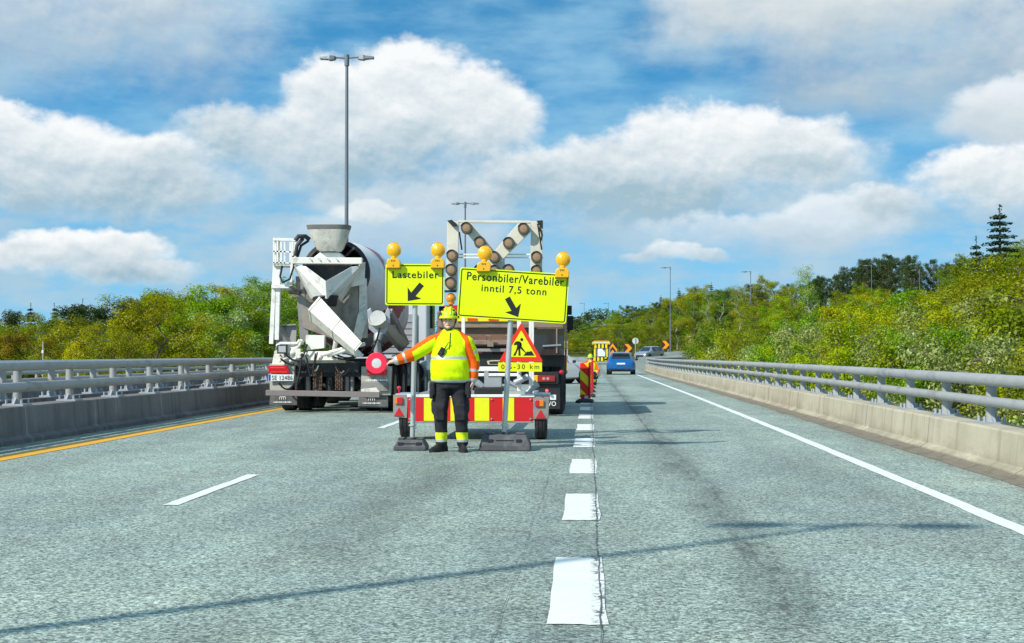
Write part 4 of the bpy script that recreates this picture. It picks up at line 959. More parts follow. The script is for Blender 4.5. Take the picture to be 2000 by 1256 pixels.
# cab ahead and tanks along the right side
cb = MB(); cy = YM+7.3
cb.loft([[Vector((-5.42+sx*w, y, z)) for sx, z in ((-1, .75), (1, .75), (1, zt-.25), (.9, zt), (-.9, zt), (-1, zt-.25))] for y, w, zt in ((cy, 1.22, 2.95), (cy+.15, 1.25, 3.05), (cy+1.7, 1.25, 3.05), (cy+2.1, 1.2, 2.6))])
cab_o = cb.build('cab', M['cabwhite'], mx, bevel=.03)
q = MB(); q.box2((-6.45, cy-.04, 1.2), (-4.45, cy-.01, 2.2))
for k in range(5): q.box2((-6.35, cy-.06, 1.35+k*.16), (-4.55, cy-.035, 1.38+k*.16))
q.build('rear_panel', mat('grey cab back', (.36, .38, .40), .5, 0, .05, 4), cab_o)
q = MB(); q.box2((-4.155, cy+.5, 1.85), (-4.15, cy+1.5, 2.6)); q.build('side_window', M['darkglass'], cab_o)
q = MB(); q.box((-3.98, cy+1.75, 2.15), (.16, .14, .62)); q.box((-4.0, cy+1.75, 1.68), (.18, .14, .2)); q.tube([(-4.15, cy+1.7, 2.55), (-3.98, cy+1.75, 2.5)], .025); q.tube([(-4.15, cy+1.7, 1.65), (-3.98, cy+1.75, 1.8)], .025); q.build('mirror', M['black'], cab_o, smooth=30, bevel=.02)
q = MB(); q.box2((-4.62, YM+3.4, .42), (-4.22, YM+5.3, .95)); q.cyl((-4.4, YM+6.35, .7), (-4.4, YM+6.95, .7), .25, n=18); q.box2((-4.3, YM+2.0, 1.0), (-4.2, YM+6.8, 1.12)); q.build('side_tank', M['dark'], mx, bevel=.02)
for y, z in ((3.5, .8), (4.4, .8), (3.5, .52), (4.8, 1.1)): q = MB(); q.box((-4.205, YM+y, z), (.02, .35, .16)); q.build('side_marker', M['greymetal'], mx)
# ------------------------------------------------------------------ dump truck behind the trailer
YD = 28.4
def D_(px, py, dy=0.): return P(px, py, YD+dy)
def plateD(name, pts, th, m, parent, dy=0., bevel=.008):
    q = MB(); q.prism([D_(a, b, dy) for a, b in pts], (0, th, 0)); return q.build(name, m, parent, bevel=bevel)
M['rustbrown'] = mat('brown dump body', (.20, .105, .065), .55, 0, .2, 3, dirt=(.10, .06, .04), dirt_amt=.7, dscale=2.5, stretch=(1, 1, 3))
M['rustbrown2'] = mat('scraped brown steel', (.27, .20, .15), .55, .1, .2, 4, dirt=(.12, .085, .06), dirt_amt=.8, dscale=3, stretch=(1, 1, 3))
M['glossdark'] = mat('glossy dark box', (.03, .024, .022), .12, 0, coat=.8)
dt = thing('dump_truck', (-1.75, YD, rz(YD)), 'brown dump truck with dark tool box, standing in front of the arrow board trailer', 'truck')
q = MB(); q.box2((-3.02, YD+.25, 1.28), (-.5, YD+4.4, 2.05)); q.build('dump_body', M['rustbrown'], dt, bevel=.03)
tg = plateD('tailgate', [(856, 628), (1037, 628), (1037, 676), (856, 676)], .12, M['rustbrown'], dt, .05)
plateD('gate_rail', [(856, 626), (1100, 626), (1100, 640), (856, 640)], .10, M['rustbrown2'], tg, -.06)
plateD('gate_rail', [(856, 664), (1037, 664), (1037, 673), (856, 673)], .08, M['rustbrown2'], tg, -.04)
plateD('gate_rail', [(856, 681), (1037, 681), (1037, 687), (856, 687)], .2, M['greymetal'], tg, -.02)
plateD('top_board', [(893, 600), (1012, 600), (1012, 628), (893, 628)], .05, M['yel_refl'], dt, -.1)
for x0, x1 in ((913, 932), (954, 973), (995, 1008)): plateD('red_reflector', [(x0, 621), (x1, 622), (x1, 626.5), (x0, 626)], .01, M['red_sign'], dt, -.115, 0)
for x in (950, 988): q = MB(); q.tube([D_(x, 664, -.1), D_(x, 656, -.16), D_(x+8, 656, -.16), D_(x+8, 672, -.1)], .012, 6); q.box(D_(x+8, 672, -.1), (.12, .08, .1)); q.build('latch', M['rustbrown2'], dt, smooth=40)
plateD('red_panel', [(868, 596), (896, 596), (896, 622), (868, 622)], .05, M['red_refl'], dt, -.1)
tb = plateD('tool_box', [(1037, 642), (1102, 642), (1102, 694), (1037, 694)], .6, M['glossdark'], dt, -.12)
q = MB(); q.tube([D_(1060, 676, -.15), D_(1096, 674, -.15)], .018, 6); q.build('handle', M['chrome'], tb, smooth=40)
plateD('post', [(1086, 642), (1089, 642), (1089, 690), (1086, 690)], .02, M['rustbrown2'], dt, -.14)
plateD('rear_frame', [(900, 690), (1102, 694), (1102, 716), (900, 716)], .3, M['black'], dt, .1)
pl_ = plateD('oval_plate', [(951, 705), (962, 703.5), (984, 703.5), (986, 711), (976, 713), (953, 712)], .01, mat('cream oval plate', (.6, .52, .32), .5), dt, .09)
plateD('plate_face', [(955, 706.3), (964, 705.5), (981, 705.5), (983, 710), (975, 711.2), (956, 710.8)], .006, M['black'], pl_, .085, 0)
plateD('bumper_bar', [(922, 716), (1000, 716), (1000, 725), (922, 725)], .08, M['white'], dt, -.05)
plateD('bumper_bar', [(915, 729), (1012, 729), (1012, 735), (915, 735)], .08, M['white'], dt, -.1)
lb = plateD('lamp_bar', [(1036, 727), (1091, 726), (1091, 750), (1036, 750)], .1, M['black'], dt, -.02)
plateD('amber_lamp', [(1041, 733), (1050, 733), (1050, 746), (1041, 746)], .03, emissive('lit amber lens', (1, .35, .01), .35, (.9, .4, .01)), lb, -.05)
plateD('red_lamp', [(1050, 733), (1084, 734), (1084, 745), (1050, 746)], .03, mat('rear lamp', (.33, .03, .03), .15, coat=.5), lb, -.05)
q = MB()
for x in (1062, 1070): q.cyl(D_(x, 739.5, -.06), D_(x, 739.5, -.05), .03, n=12)
q.build('reflector_spot', mat('pale lens', (.55, .3, .28), .2), lb)
mf = plateD('mud_flap', [(1038, 750), (1094, 750), (1094, 799), (1038, 800)], .04, M['black'], dt, .05)
lettering('lettering', 'VOLVO', D_(1066, 788.5, .047), 40*YD/F_PX, 9*YD/F_PX, (1, 0, 0), (0, 0, 1), M['whiteplastic'], mf, 1.05, .01)
plateD('white_plate', [(1074, 771), (1086, 771), (1086, 781), (1074, 781)], .006, M['whiteplastic'], mf, .043, 0)
q = MB(); q.sphere(D_(1096, 727, -.03), .045); q.build('side_lamp', M['lamp_red'], dt, smooth=180)
ll = MB(); ll.sphere(D_(1068, 763, -.05), .03); ll.build('fog_lamp', emissive('lit red lamp', (1, .05, .08), 2.5), dt, smooth=180)
q = MB(); q.box2((-2.2, YD+.4, .6), (-1.3, YD+6.5, .95)); q.build('chassis', M['dark'], dt)
for y in (1.1, 2.5):
    for x, s in ((-2.72, -1), (-.82, 1)): wheel(dt, x, YD+y, .5, .6, rz(YD+y)+.5, s, dual=True)
for x, s in ((-2.8, -1), (-.72, 1)): wheel(dt, x, YD+5.9, .5, .34, rz(YD+6)+.5, s)
q = MB(); q.loft([[Vector((-1.75+sx*1.24, y, z)) for sx, z in ((-1, .7), (1, .7), (1, zt-.2), (.9, zt), (-.9, zt), (-1, zt-.2))] for y, zt in ((YD+4.9, 2.75), (YD+5.1, 2.85), (YD+6.5, 2.85), (YD+6.9, 2.3))])
cab2 = q.build('cab', mat('dark red cab', (.16, .02, .02), .3, coat=.5), dt, bevel=.03)
q = MB(); q.box(P(1112, 606, YD+6), (.12, .1, .22)); q.box(P(1114, 631, YD+6), (.14, .12, .34)); q.tube([P(1100, 603, YD+6), P(1110, 603, YD+6)], .025); q.tube([P(1098, 648, YD+6), P(1110, 648, YD+6), P(1114, 642, YD+6)], .025); q.build('mirror', M['black'], cab2, smooth=30, bevel=.03)
q = MB(); q.box((-3.15, YD+6, 2.0), (.16, .12, .4)); q.tube([(-3.0, YD+6, 2.15), (-3.15, YD+6, 2.15)], .025); q.build('mirror', M['black'], cab2, smooth=30, bevel=.03)

# ------------------------------------------------------------------ arrow board trailer
YT = 20.6
def T_(px, py, dy=0.): return P(px, py, YT+dy)
def plateT(name, pts, th, m, parent, dy=0., bevel=.006):
    q = MB(); q.prism([T_(a, b, dy) for a, b in pts], (0, th, 0)); return q.build(name, m, parent, bevel=bevel)
tr = thing('arrow_board_trailer', (-1.68, YT, rz(YT)), 'road works trailer with a red and yellow rear panel and a cream arrow board', 'trailer')
bp_ = plateT('rear_panel', [(797, 776), (1041, 776), (1041, 823), (797, 823)], .04, M['red_refl'], tr)
for a, b in ((828, 857), (880, 905), (927, 955.5), (982, 1004)): plateT('yellow_panel', [(a, 777), (b, 777), (b, 822), (a, 822)], .006, M['limeyel'], bp_, -.005, 0)
plateT('panel_rail', [(795, 770.5), (1044, 770.5), (1044, 776), (795, 776)], .06, M['white'], tr, -.01)
plateT('panel_rail', [(797, 823), (1041, 823), (1041, 826.5), (797, 826.5)], .06, M['greymetal'], tr, 0)
q = MB()
for x in (800, 861, 913, 960, 1036):
    for y in (780, 818): c = T_(x, y, -.008); q.cyl(c, c+Vector((0, -.012, 0)), .012, n=8)
q.build('rivet', M['steel'], bp_)
for x0, x1, am, rd in ((768, 797, (771, 776.5), (777.5, 786)), (1041, 1073, (1053.5, 1062), (1045, 1053))):
    lp = plateT('lamp_plate', [(x0, 771), (x1, 771), (x1-2, 817), (x0, 814)] if x0 < 900 else [(x0, 773), (x1, 773), (x1-2, 819), (x0, 819)], .05, M['greymetal'], tr)
    plateT('amber_lamp', [(am[0], 776 if x0 < 900 else 782), (am[1], 776 if x0 < 900 else 782), (am[1], 789 if x0 < 900 else 794), (am[0], 789 if x0 < 900 else 794)], .03, M['lamp_amber'], lp, -.03)
    plateT('red_lamp', [(rd[0], 776 if x0 < 900 else 782), (rd[1], 776 if x0 < 900 else 782), (rd[1], 789 if x0 < 900 else 794), (rd[0], 789 if x0 < 900 else 794)], .03, M['lamp_red'], lp, -.03)
    cx = 779 if x0 < 900 else 1056; dy_ = 0 if x0 < 900 else 4
    plateT('triangle_reflector', [(cx, 796+dy_), (cx+10, 813+dy_), (cx-10, 813+dy_)], .012, M['lamp_red'], lp, -.012, .002)
for x, px in ((-2.64, 0), (-.69, 0)):
    w = wheel(tr, x, YT+.32, .30, .17, rz(YT)+.30, 1 if x > -1.5 else -1)
    q = MB(); q.box2((x-.13, YT+.0, .62), (x+.13, YT+.65, .65)); q.build('fender', M['steel'], tr, bevel=.01)
q = MB(); q.cyl((-2.6, YT+.32, .30), (-.72, YT+.32, .30), .04); q.box2((-2.6, YT+.05, .50), (-2.5, YT+2.6, .60)); q.box2((-.86, YT+.05, .50), (-.76, YT+2.6, .60)); q.box2((-2.6, YT+2.5, .5), (-.76, YT+2.6, .6)); q.box2((-1.74, YT+2.6, .48), (-1.62, YT+6.6, .60)); q.build('frame', M['steel'], tr, bevel=.006)
q = MB(); q.box2((-2.55, YT+.06, .60), (-.8, YT+2.5, .63)); q.build('deck', M['greymetal'], tr)
plateT('battery_box', [(926, 757), (986, 756), (986, 772), (926, 772)], .5, M['black'], tr, .2, .015)
q = MB(); q.cyl(T_(1005, 748, .3), T_(1032, 735, .3), .045, n=12); q.cyl(T_(985, 742, .5), T_(1020, 760, .5), .03, n=10); q.box(T_(965, 748, .5), (.22, .2, .16)); q.cyl(T_(930, 746, .4), T_(942, 756, .4), .05, n=10); q.box(T_(950, 740, .6), (.06, .06, .24)); q.cyl(T_(1044, 752, .1), T_(1050, 748, .1), .06, n=12); q.cyl(T_(1028, 768, .1), T_(1047, 754, .1), .035, n=10); q.box(T_(1010, 768, .2), (.4, .3, .06)); q.build('winch_gear', M['steel'], tr, smooth=35)
q = MB()
for x in (1014, 1035.5, 1040.5): q.beam(T_(x, 770, .35), T_(x, 622, .35), .035 if x > 1020 else .06, .035, (0, 1, 0))
q.beam(T_(905, 770, .35), T_(905, 600, .35), .05, .05, (0, 1, 0)); q.build('mast', M['white'], tr, bevel=.004)
# board: two uprights and a diagonal cross carrying the lamps
AB = .30; ab = M['cream2'] = mat('cream arrow board', (.72, .69, .57), .45, 0, .05, 4, dirt=(.5, .46, .36), dirt_amt=.4, dscale=3)
def bar(pts, dy, th=.05): return [T_(a, b, AB+dy) for a, b in pts]
bd = MB()
for k, pts in enumerate(([(873.5, 432), (896, 432), (893, 568), (871, 568)], [(1037, 432), (1060, 432), (1058, 575), (1035, 575)],
            [(896, 436), (921, 436), (1006, 540), (980, 540)], [(1012, 436), (1037, 438), (1037, 452), (948, 540), (924, 540)],
            [(896, 430), (1037, 431), (1037, 435.5), (896, 435)])):
    bd.prism(bar(pts, .004*(k % 3)), (0, .06, 0))
bd.prism(bar([(955, 500), (978, 500), (978, 600), (955, 600)], .014), (0, .04, 0))
board = bd.build('arrow_board', ab, tr, bevel=.004)
q = MB()
for y in (497, 503): q.beam(T_(893, y, AB+.08), T_(1037, y, AB+.08), .03, .022)
q.beam(T_(984, 500, AB+.1), T_(984, 545, AB+.1), .03, .03, (0, 1, 0)); q.build('tie_bar', M['white'], board)
lm_b = mat('lamp body', (.09, .075, .055), .5); lm_f = mat('unlit brown lamp lens', (.36, .22, .12), .3, coat=.25, var=.25, scale=30)
lamp0 = None
for x, y in ((912, 446.5), (938, 474.5), (966, 503), (1023, 448), (994, 475.5), (884, 500), (882, 527.5), (881, 553.5), (1048.5, 503), (1048, 530), (966, 530), (994, 528), (938, 528)):
    c = T_(x, y, AB)
    if lamp0 is None:
        q = MB(); q.cyl(c+Vector((0, .01, 0)), c+Vector((0, -.09, 0)), .088, .080, 8); q.cyl(c+Vector((0, -.01, 0)), c+Vector((0, -.12, .0)), .084, .078, 24)
        q.lathe(c+Vector((0, -.12, 0)), (0, -1, 0), [(0, .078), (.01, .08), (.011, .07)], 24)
        # peaked visor
        n = 9; a0 = [c+Vector((.086*math.cos(a), -.06, .086*math.sin(a))) for a in [math.pi*(.1+.8*i/(n-1)) for i in range(n)]]; a1 = [p+Vector((0, -.085, 0)) for p in a0]
        q.loft([a0+[p*.97+c*.03+Vector((0, -.0018, 0)) for p in a0[::-1]], a1+[p*.97+c*.03 for p in a1[::-1]]], True)
        lamp0 = q.build('lamp', lm_b, board, smooth=35)
        q = MB(); q.lathe(c+Vector((0, -.121, 0)), (0, -1, 0), [(0, .069), (.006, .068), (.012, .045), (.015, .01)], 24); ln = q.build('lens', lm_f, lamp0, smooth=60); c_first = c
        # a lamp is a part of the board's trailer: hang it on the trailer so its lens is the sub-part
        lamp0.parent = tr; lamp0.name = 'board_lamp'
        WL[lamp0.name] = WL[tr.name]
    else:
        o = copy_tree(lamp0, tr); o.location = c-c_first
for s, pts in ((0, [(873, 431), (882, 429), (892, 437), (891, 441), (884, 441)]), (1, [(1048, 431), (1060, 430), (1060, 446), (1057, 444), (1051, 437)])):
    plateT('light_sensor', pts, .12, M['black'], tr, AB-.1, .004)
q = MB(); q.tube([T_(1050, 437, AB-.03), T_(1053, 455, AB-.04), T_(1058, 488, AB-.03)], .012, 6); q.tube([T_(1053, 445, AB-.03), T_(1059, 458, AB-.04), T_(1057, 470, AB-.03)], .014, 6); q.tube([T_(897, 453, AB+.08), T_(902, 488, AB+.08)], .012, 6); q.build('cable', M['black'], tr, smooth=60)
q = MB(); q.box(T_(880, 569, AB-.02), (.17, .1, .03)); q.build('board_foot', M['black'], tr)
q = MB(); q.sphere(T_(881, 582.5, AB), .075); q.cyl(T_(881, 594, AB), T_(881, 588, AB), .05, n=14); q.beam(T_(881, 594, AB+.05), T_(881, 770, AB+.05), .05, .05, (0, 1, 0)); bc = q.build('amber_beacon', mat('orange beacon', (.9, .30, .01), .2, coat=.6, var=.3, scale=30), tr, smooth=50)
q = MB(); q.sphere(T_(779.5, 758, .1), .03); q.cyl(T_(779.5, 771, .1), T_(779.5, 760, .1), .015); q.build('marker_lamp', M['lamp_red'], tr, smooth=60)

# ------------------------------------------------------------------ signs
def rrect(c, w, h, r, right, up, n=6):
    pts = []
    for sx, sy, a0 in ((1, 1, 0), (-1, 1, 90), (-1, -1, 180), (1, -1, 270)):
        for k in range(n+1):
            a = rad(a0+90*k/n); pts.append(Vector(c)+right*(sx*(w/2-r)+r*math.cos(a))+up*(sy*(h/2-r)+r*math.sin(a)))
    return pts
def border(q, c, w, h, r, right, up, th, nrm):
    o = rrect(c, w, h, r, right, up); i = rrect(c, w-2*th, h-2*th, max(r-th, .004), right, up); n = len(o)
    q.add(o+i, [(k, (k+1) % n, n+(k+1) % n, n+k) for k in range(n)])
def warning_lamp(c, parent, up, s=1.):
    "c: bottom centre of the battery box"
    q = MB(); right = Vector((1, 0, 0)); f = Vector((0, -.06, 0))
    base = [(-.085, 0), (.085, 0), (.088, .09), (.06, .125), (-.06, .125), (-.088, .09)]
    q.prism([c+right*a+up*b+Vector((0, -.075, 0)) for a, b in base], (0, .11, 0)); q.cyl(c+up*.12+Vector((0, -.02, 0)), c+up*.16+Vector((0, -.02, 0)), .035, n=12)
    b = q.build('warning_lamp', M['amber_body'], parent, bevel=.008)
    q = MB(); q.prism([c+right*a+up*z+Vector((0, -.078, 0)) for a, z in ((-.088, -.004), (.088, -.004), (.088, .008), (-.088, .008))], (0, .118, 0)); q.cyl(c+up*.035+Vector((0, -.078, 0)), c+up*.035+Vector((0, -.07, 0)), .01, n=8)
    for k in range(3): q.prism([c+right*(-.028+.02*k)+up*.085+Vector((0, -.0765, 0)), c+right*(-.016+.02*k)+up*.085+Vector((0, -.0765, 0)), c+right*(-.016+.02*k)+up*(.108)+Vector((0, -.0765, 0)), c+right*(-.028+.02*k)+up*.108+Vector((0, -.0765, 0))], (0, .003, 0))
    q.build('dark_trim', mat('dark amber trim', (.22, .09, .005), .5), b)
    q = MB(); cc = c+up*.235+Vector((0, -.02, 0))
    q.lathe(cc+Vector((0, .045, 0)), (0, -1, 0), [(0, .05), (.01, .085), (.03, .093), (.055, .093), (.058, .086), (.075, .07), (.088, .045), (.095, .012)], 32); 
    q.build('lens', mat('fresnel amber lens', (.90, .46, .004), .18, coat=.6, var=.12, scale=25, bump=.25, bscale=60), b, smooth=35)
    q = MB(); q.tube([cc+right*.05*k/3+up*(.094-.004*abs(k)) for k in range(-3, 4)], .011, 6); q.build('lens_cap', mat('amber cap', (.62, .26, .01), .5), b, smooth=60)
def arrow(q, c, L, w, ang, right, up):
    d = right*math.cos(ang)+up*math.sin(ang); s = right*-math.sin(ang)+up*math.cos(ang); c = Vector(c)
    pts = [c-d*L*.5-s*w*.5, c+d*L*.10-s*w*.5, c+d*L*.02-s*w*1.6, c+d*L*.5, c+d*L*.02+s*w*1.6, c+d*L*.10+s*w*.5, c-d*L*.5+s*w*.5]
    q.add(pts, [(0, 1, 6), (1, 5, 6), (1, 2, 3), (1, 3, 5), (3, 4, 5)])
YS_ = 18.55; KS = YS_/F_PX
M['backgrey'] = mat('sign back', (.36, .38, .38), .5, .4)
def sign_board(root, c, w, h, right, up):
    nrm = Vector((0, -1, 0)); q = MB(); q.prism(rrect(c, w, h, .03, right, up), (0, .012, 0)); b = q.build('board', M['sheet_yel'], root)
    q = MB(); border(q, c+nrm*.003, w-.03, h-.03, .03, right, up, .013, nrm); q.build('border', M['sheet_black'], b)
    q = MB()
    for k in (-.28, .28): q.prism([c+right*-w*.47+up*(h*k-.02)+Vector((0, .013, 0)), c+right*w*.47+up*(h*k-.02)+Vector((0, .013, 0)), c+right*w*.47+up*(h*k+.02)+Vector((0, .013, 0)), c+right*-w*.47+up*(h*k+.02)+Vector((0, .013, 0))], (0, .02, 0))
    q.build('stiffener', M['backgrey'], b); return b
# "Lastebiler"
X0 = P(806, 868, YS_)
s1 = thing('road_sign', (X0.x, YS_, rz(YS_)), 'smaller yellow text sign for lorries with two amber lamps, left of the worker', 'road sign')
R1 = Vector((1, 0, -.008)).normalized(); U1 = Vector((.008, 0, 1)).normalized(); c1 = P(810, 556, YS_-.06)
b1 = sign_board(s1, c1, 116*KS, 81*KS, R1, U1)
lettering('lettering', 'Lastebiler', P(811.5, 536.5, YS_-.063), 91*KS, 14*KS, R1, U1, M['sheet_black'], b1, 1.12, .012)
q = MB(); arrow(q, P(810, 571.5, YS_-.063), 43*KS, 11*KS, math.atan2(-33, -27), R1, U1); q.build('arrow', M['sheet_black'], b1)
for x in (769.5, 855.5): warning_lamp(P(x, 524.5, YS_-.07), s1, U1)
q = MB(); q.cyl(P(805.5, 856, YS_), P(811.5, 560, YS_), .033, n=16); q.cyl(P(805.8, 832, YS_), P(805.8, 829, YS_), .05, n=16); q.box(P(812, 838, YS_), (.05, .03, .03)); q.build('pole', M['alu'], s1, smooth=40)
def foot(root, pts_top, pts_bot, depth, h):
    pass
def rubber_foot(root, cx0, cx1, yb, Y, h, dep, tilt=0.):
    a = P(cx0, yb, Y); b = P(cx1, yb, Y); z0 = rz(Y)+.004; w = b.x-a.x; cx = (a.x+b.x)/2; q = MB()
    prof = [(0, 0, 0), (0, h*.35, 0), (.05, h, .05), (dep-.05, h, .05), (dep, h*.35, 0), (dep, 0, 0)]
    L = [Vector((a.x+i, Y-dep*.5+y, z0+z)) for y, z, i in prof]; Rr = [Vector((b.x-i, Y-dep*.5+y, z0+z)) for y, z, i in prof]
    q.loft([L, Rr]); o = q.build('foot', M['greyrub'], root, bevel=.012)
    q = MB()
    for fx in (.22, .78):
        q.box((a.x+w*fx, Y-dep*.42, z0+h*.62), (.07, .05, .045))
    q.box((cx, Y-dep*.43, z0+h*.66), (w*.34, .03, .012)); q.build('grip', M['black'], o)
    q = MB(); q.cyl((cx, Y, z0+h), (cx, Y, z0+h+.03), .06, n=14)
    for k in (-.3, .3): q.box((cx+w*k, Y, z0+h+.012), (w*.18, dep*.5, .024))
    q.build('socket', M['greyrub'], o, bevel=.006); return o
rubber_foot(s1, 772, 835, 877, YS_, .13, .42)
# "Personbiler/Varebiler inntil 7,5 tonn"
X0 = P(985, 868, YS_)
s2 = thing('road_sign', (X0.x, YS_, rz(YS_)), 'larger tilted yellow text sign for cars and vans with two amber lamps', 'road sign')
an = -math.atan2(14.5, 213); R2 = Vector((math.cos(an), 0, math.sin(an))); U2 = Vector((-math.sin(an), 0, math.cos(an))); 
def S2(u, v, d=0.): return P(1002, 577, YS_-.06)+R2*u*KS+U2*v*KS+Vector((0, -d, 0))
b2 = sign_board(s2, S2(0, 0), 213.5*KS, 97*KS, R2, U2)
lettering('lettering', 'Personbiler/Varebiler', S2(2.5, 32.5, .003), 190*KS, 16.5*KS, R2, U2, M['sheet_black'], b2, 1.1, .012)
lettering('lettering', 'inntil 7,5 tonn', S2(1, 10, .003), 127*KS, 16.5*KS, R2, U2, M['sheet_black'], b2, 1.15, .012)
q = MB(); arrow(q, S2(1, -23.5, .003), 43*KS, 11*KS, math.atan2(-35, 23)-an*.0, R2, U2); q.build('arrow', M['sheet_black'], b2)
for u, v in ((-60, 42), (93, 40)): warning_lamp(S2(u, v, .01), s2, U2)
q = MB(); q.cyl(P(984.5, 852, YS_), P(1000, 575, YS_), .034, n=16); q.cyl(P(985.6, 832, YS_), P(985.9, 828, YS_), .05, n=16); q.box(P(991, 836, YS_), (.05, .03, .03)); q.build('pole', M['alu'], s2, smooth=40)
rubber_foot(s2, 938, 1037, 878, YS_, .20, .46)
# roadworks triangle on the trailer's mast
YW = 20.3
def Wp(px, py, d=0.): return P(px, py, YW-d)
ws = thing('warning_sign', (Wp(1016, 726).x, YW, Wp(1016, 770).z), 'red bordered yellow road works triangle with a distance plate, fixed on the trailer', 'road sign')
def rtri(A, B, Cq, r, n=5, d=0.):
    pts = [Vector((a[0], a[1])) for a in (A, B, Cq)]; out = []
    for i in range(3):
        p = pts[i]; a = (pts[i-1]-p).normalized(); b = (pts[(i+1) % 3]-p).normalized()
        for k in range(n+1):
            t = k/n; out.append(p+a*r*(1-t)**1.5+b*r*t**1.5)
    return [Wp(v.x, v.y, d) for v in out]
q = MB(); q.prism(rtri((1018, 630), (1061, 707), (974, 706.5), 4), (0, .012, 0)); tri = q.build('triangle', M['red_sign'], ws)
q = MB(); q.add(rtri((1018, 645), (1048, 697.5), (987, 697), 1.5, d=.003), [list(range(18))]); q.build('triangle_field', M['limeyel'], tri)
def man(name, polys, parent, d=.006):
    q = MB()
    for pl in polys:
        b = len(q.v); q.add([Wp(x, y, d) for x, y in pl], [list(range(len(pl)))])
    return q.build(name, M['sheet_black'], parent)
circ = [(1019+2.9*math.cos(a), 663.2+2.9*math.sin(a)) for a in [k*math.pi/7 for k in range(14)]]
man('digging_man', [circ, [(1006, 668), (1010, 666.3), (1016, 667.2), (1018.5, 671), (1017, 677), (1009.5, 680), (1010, 673), (1004.5, 674.5), (1003.5, 672.5)],
    [(1009.5, 679), (1014, 678), (1010, 686), (1006.5, 694.5), (1002, 694.5), (1007, 686)], [(1012, 680), (1016, 677), (1016, 685), (1016.8, 694.5), (1012.5, 694.5), (1012.7, 686)],
    [(1015.5, 669), (1018.5, 670.5), (1019, 677.5), (1025, 685.5), (1023.5, 687), (1016.4, 679)], [(1012.8, 677.6), (1014, 676.4), (1028, 688.5), (1027, 690)],
    [(1022, 694.5), (1026, 690), (1030, 686.5), (1034, 687.2), (1037, 685), (1039.5, 687.5), (1043.5, 694.5)]], tri)
pl_ = MB(); pl_.prism([Wp(973, 708), Wp(1058.5, 708), Wp(1058.5, 726), Wp(973, 725.5)], (0, .012, 0)); dp = pl_.build('distance_plate', M['limeyel'], ws)
lettering('lettering', '0,5-30 km', Wp(1016, 717, .003), 74*YW/F_PX, 10.5*YW/F_PX, (1, 0, 0), (0, 0, 1), M['sheet_black'], dp, 1.35)
q = MB(); q.cyl(Wp(1015.5, 728, -.02), Wp(1015.5, 700, -.02), .02, n=10); q.beam(Wp(1015.5, 727, -.03), T_(1015, 727, .36), .04, .04); q.build('bracket', M['alu'], ws, smooth=40)
# ------------------------------------------------------------------ the worker
M['skin'] = mat('skin', (.72, .45, .35), .5, 0, .1, 30)
def hivis(name, col): 
    m = mat(name, col, .75, 0, .06, 6, bump=.9, bscale=7, spec=.2); return m
M['lime'] = hivis('hi-vis lime', (.66, .90, .0)); M['orange'] = hivis('hi-vis orange', (.92, .13, .005)); M['reflex'] = mat('reflective tape', (.55, .58, .56), .35, .3, .1, 20)
M['trouser'] = mat('dark work trousers', (.013, .014, .018), .85, 0, .3, 8, bump=.8, bscale=9, dirt=(.035, .035, .04), dirt_amt=.4)
M['limeband'] = hivis('lime trouser hem', (.70, .86, .02)); M['boot'] = mat('black boots', (.012, .012, .013), .5, 0, .2, 20)
M['helmet'] = mat('lime helmet', (.66, .84, .0), .35, coat=.3); M['eye'] = mat('eye', (.03, .025, .02), .2); M['lip'] = mat('lips', (.36, .15, .12), .5)
M['hair'] = mat('short dark hair', (.04, .03, .025), .8)
YP = 18.2; ZP = rz(YP)
def Hn(px, py, dy=0.): return P(px, py, YP+dy)
def col_mesh(name, vs, fs, fn, mats, parent, root):
    q = MB(); q.v = vs; q.f = fs
    for f in fs:
        c = sum((vs[i] for i in f), Vector())/len(f); q.m.append(fn(c-root))
    return q.build(name, mats, parent, smooth=180)
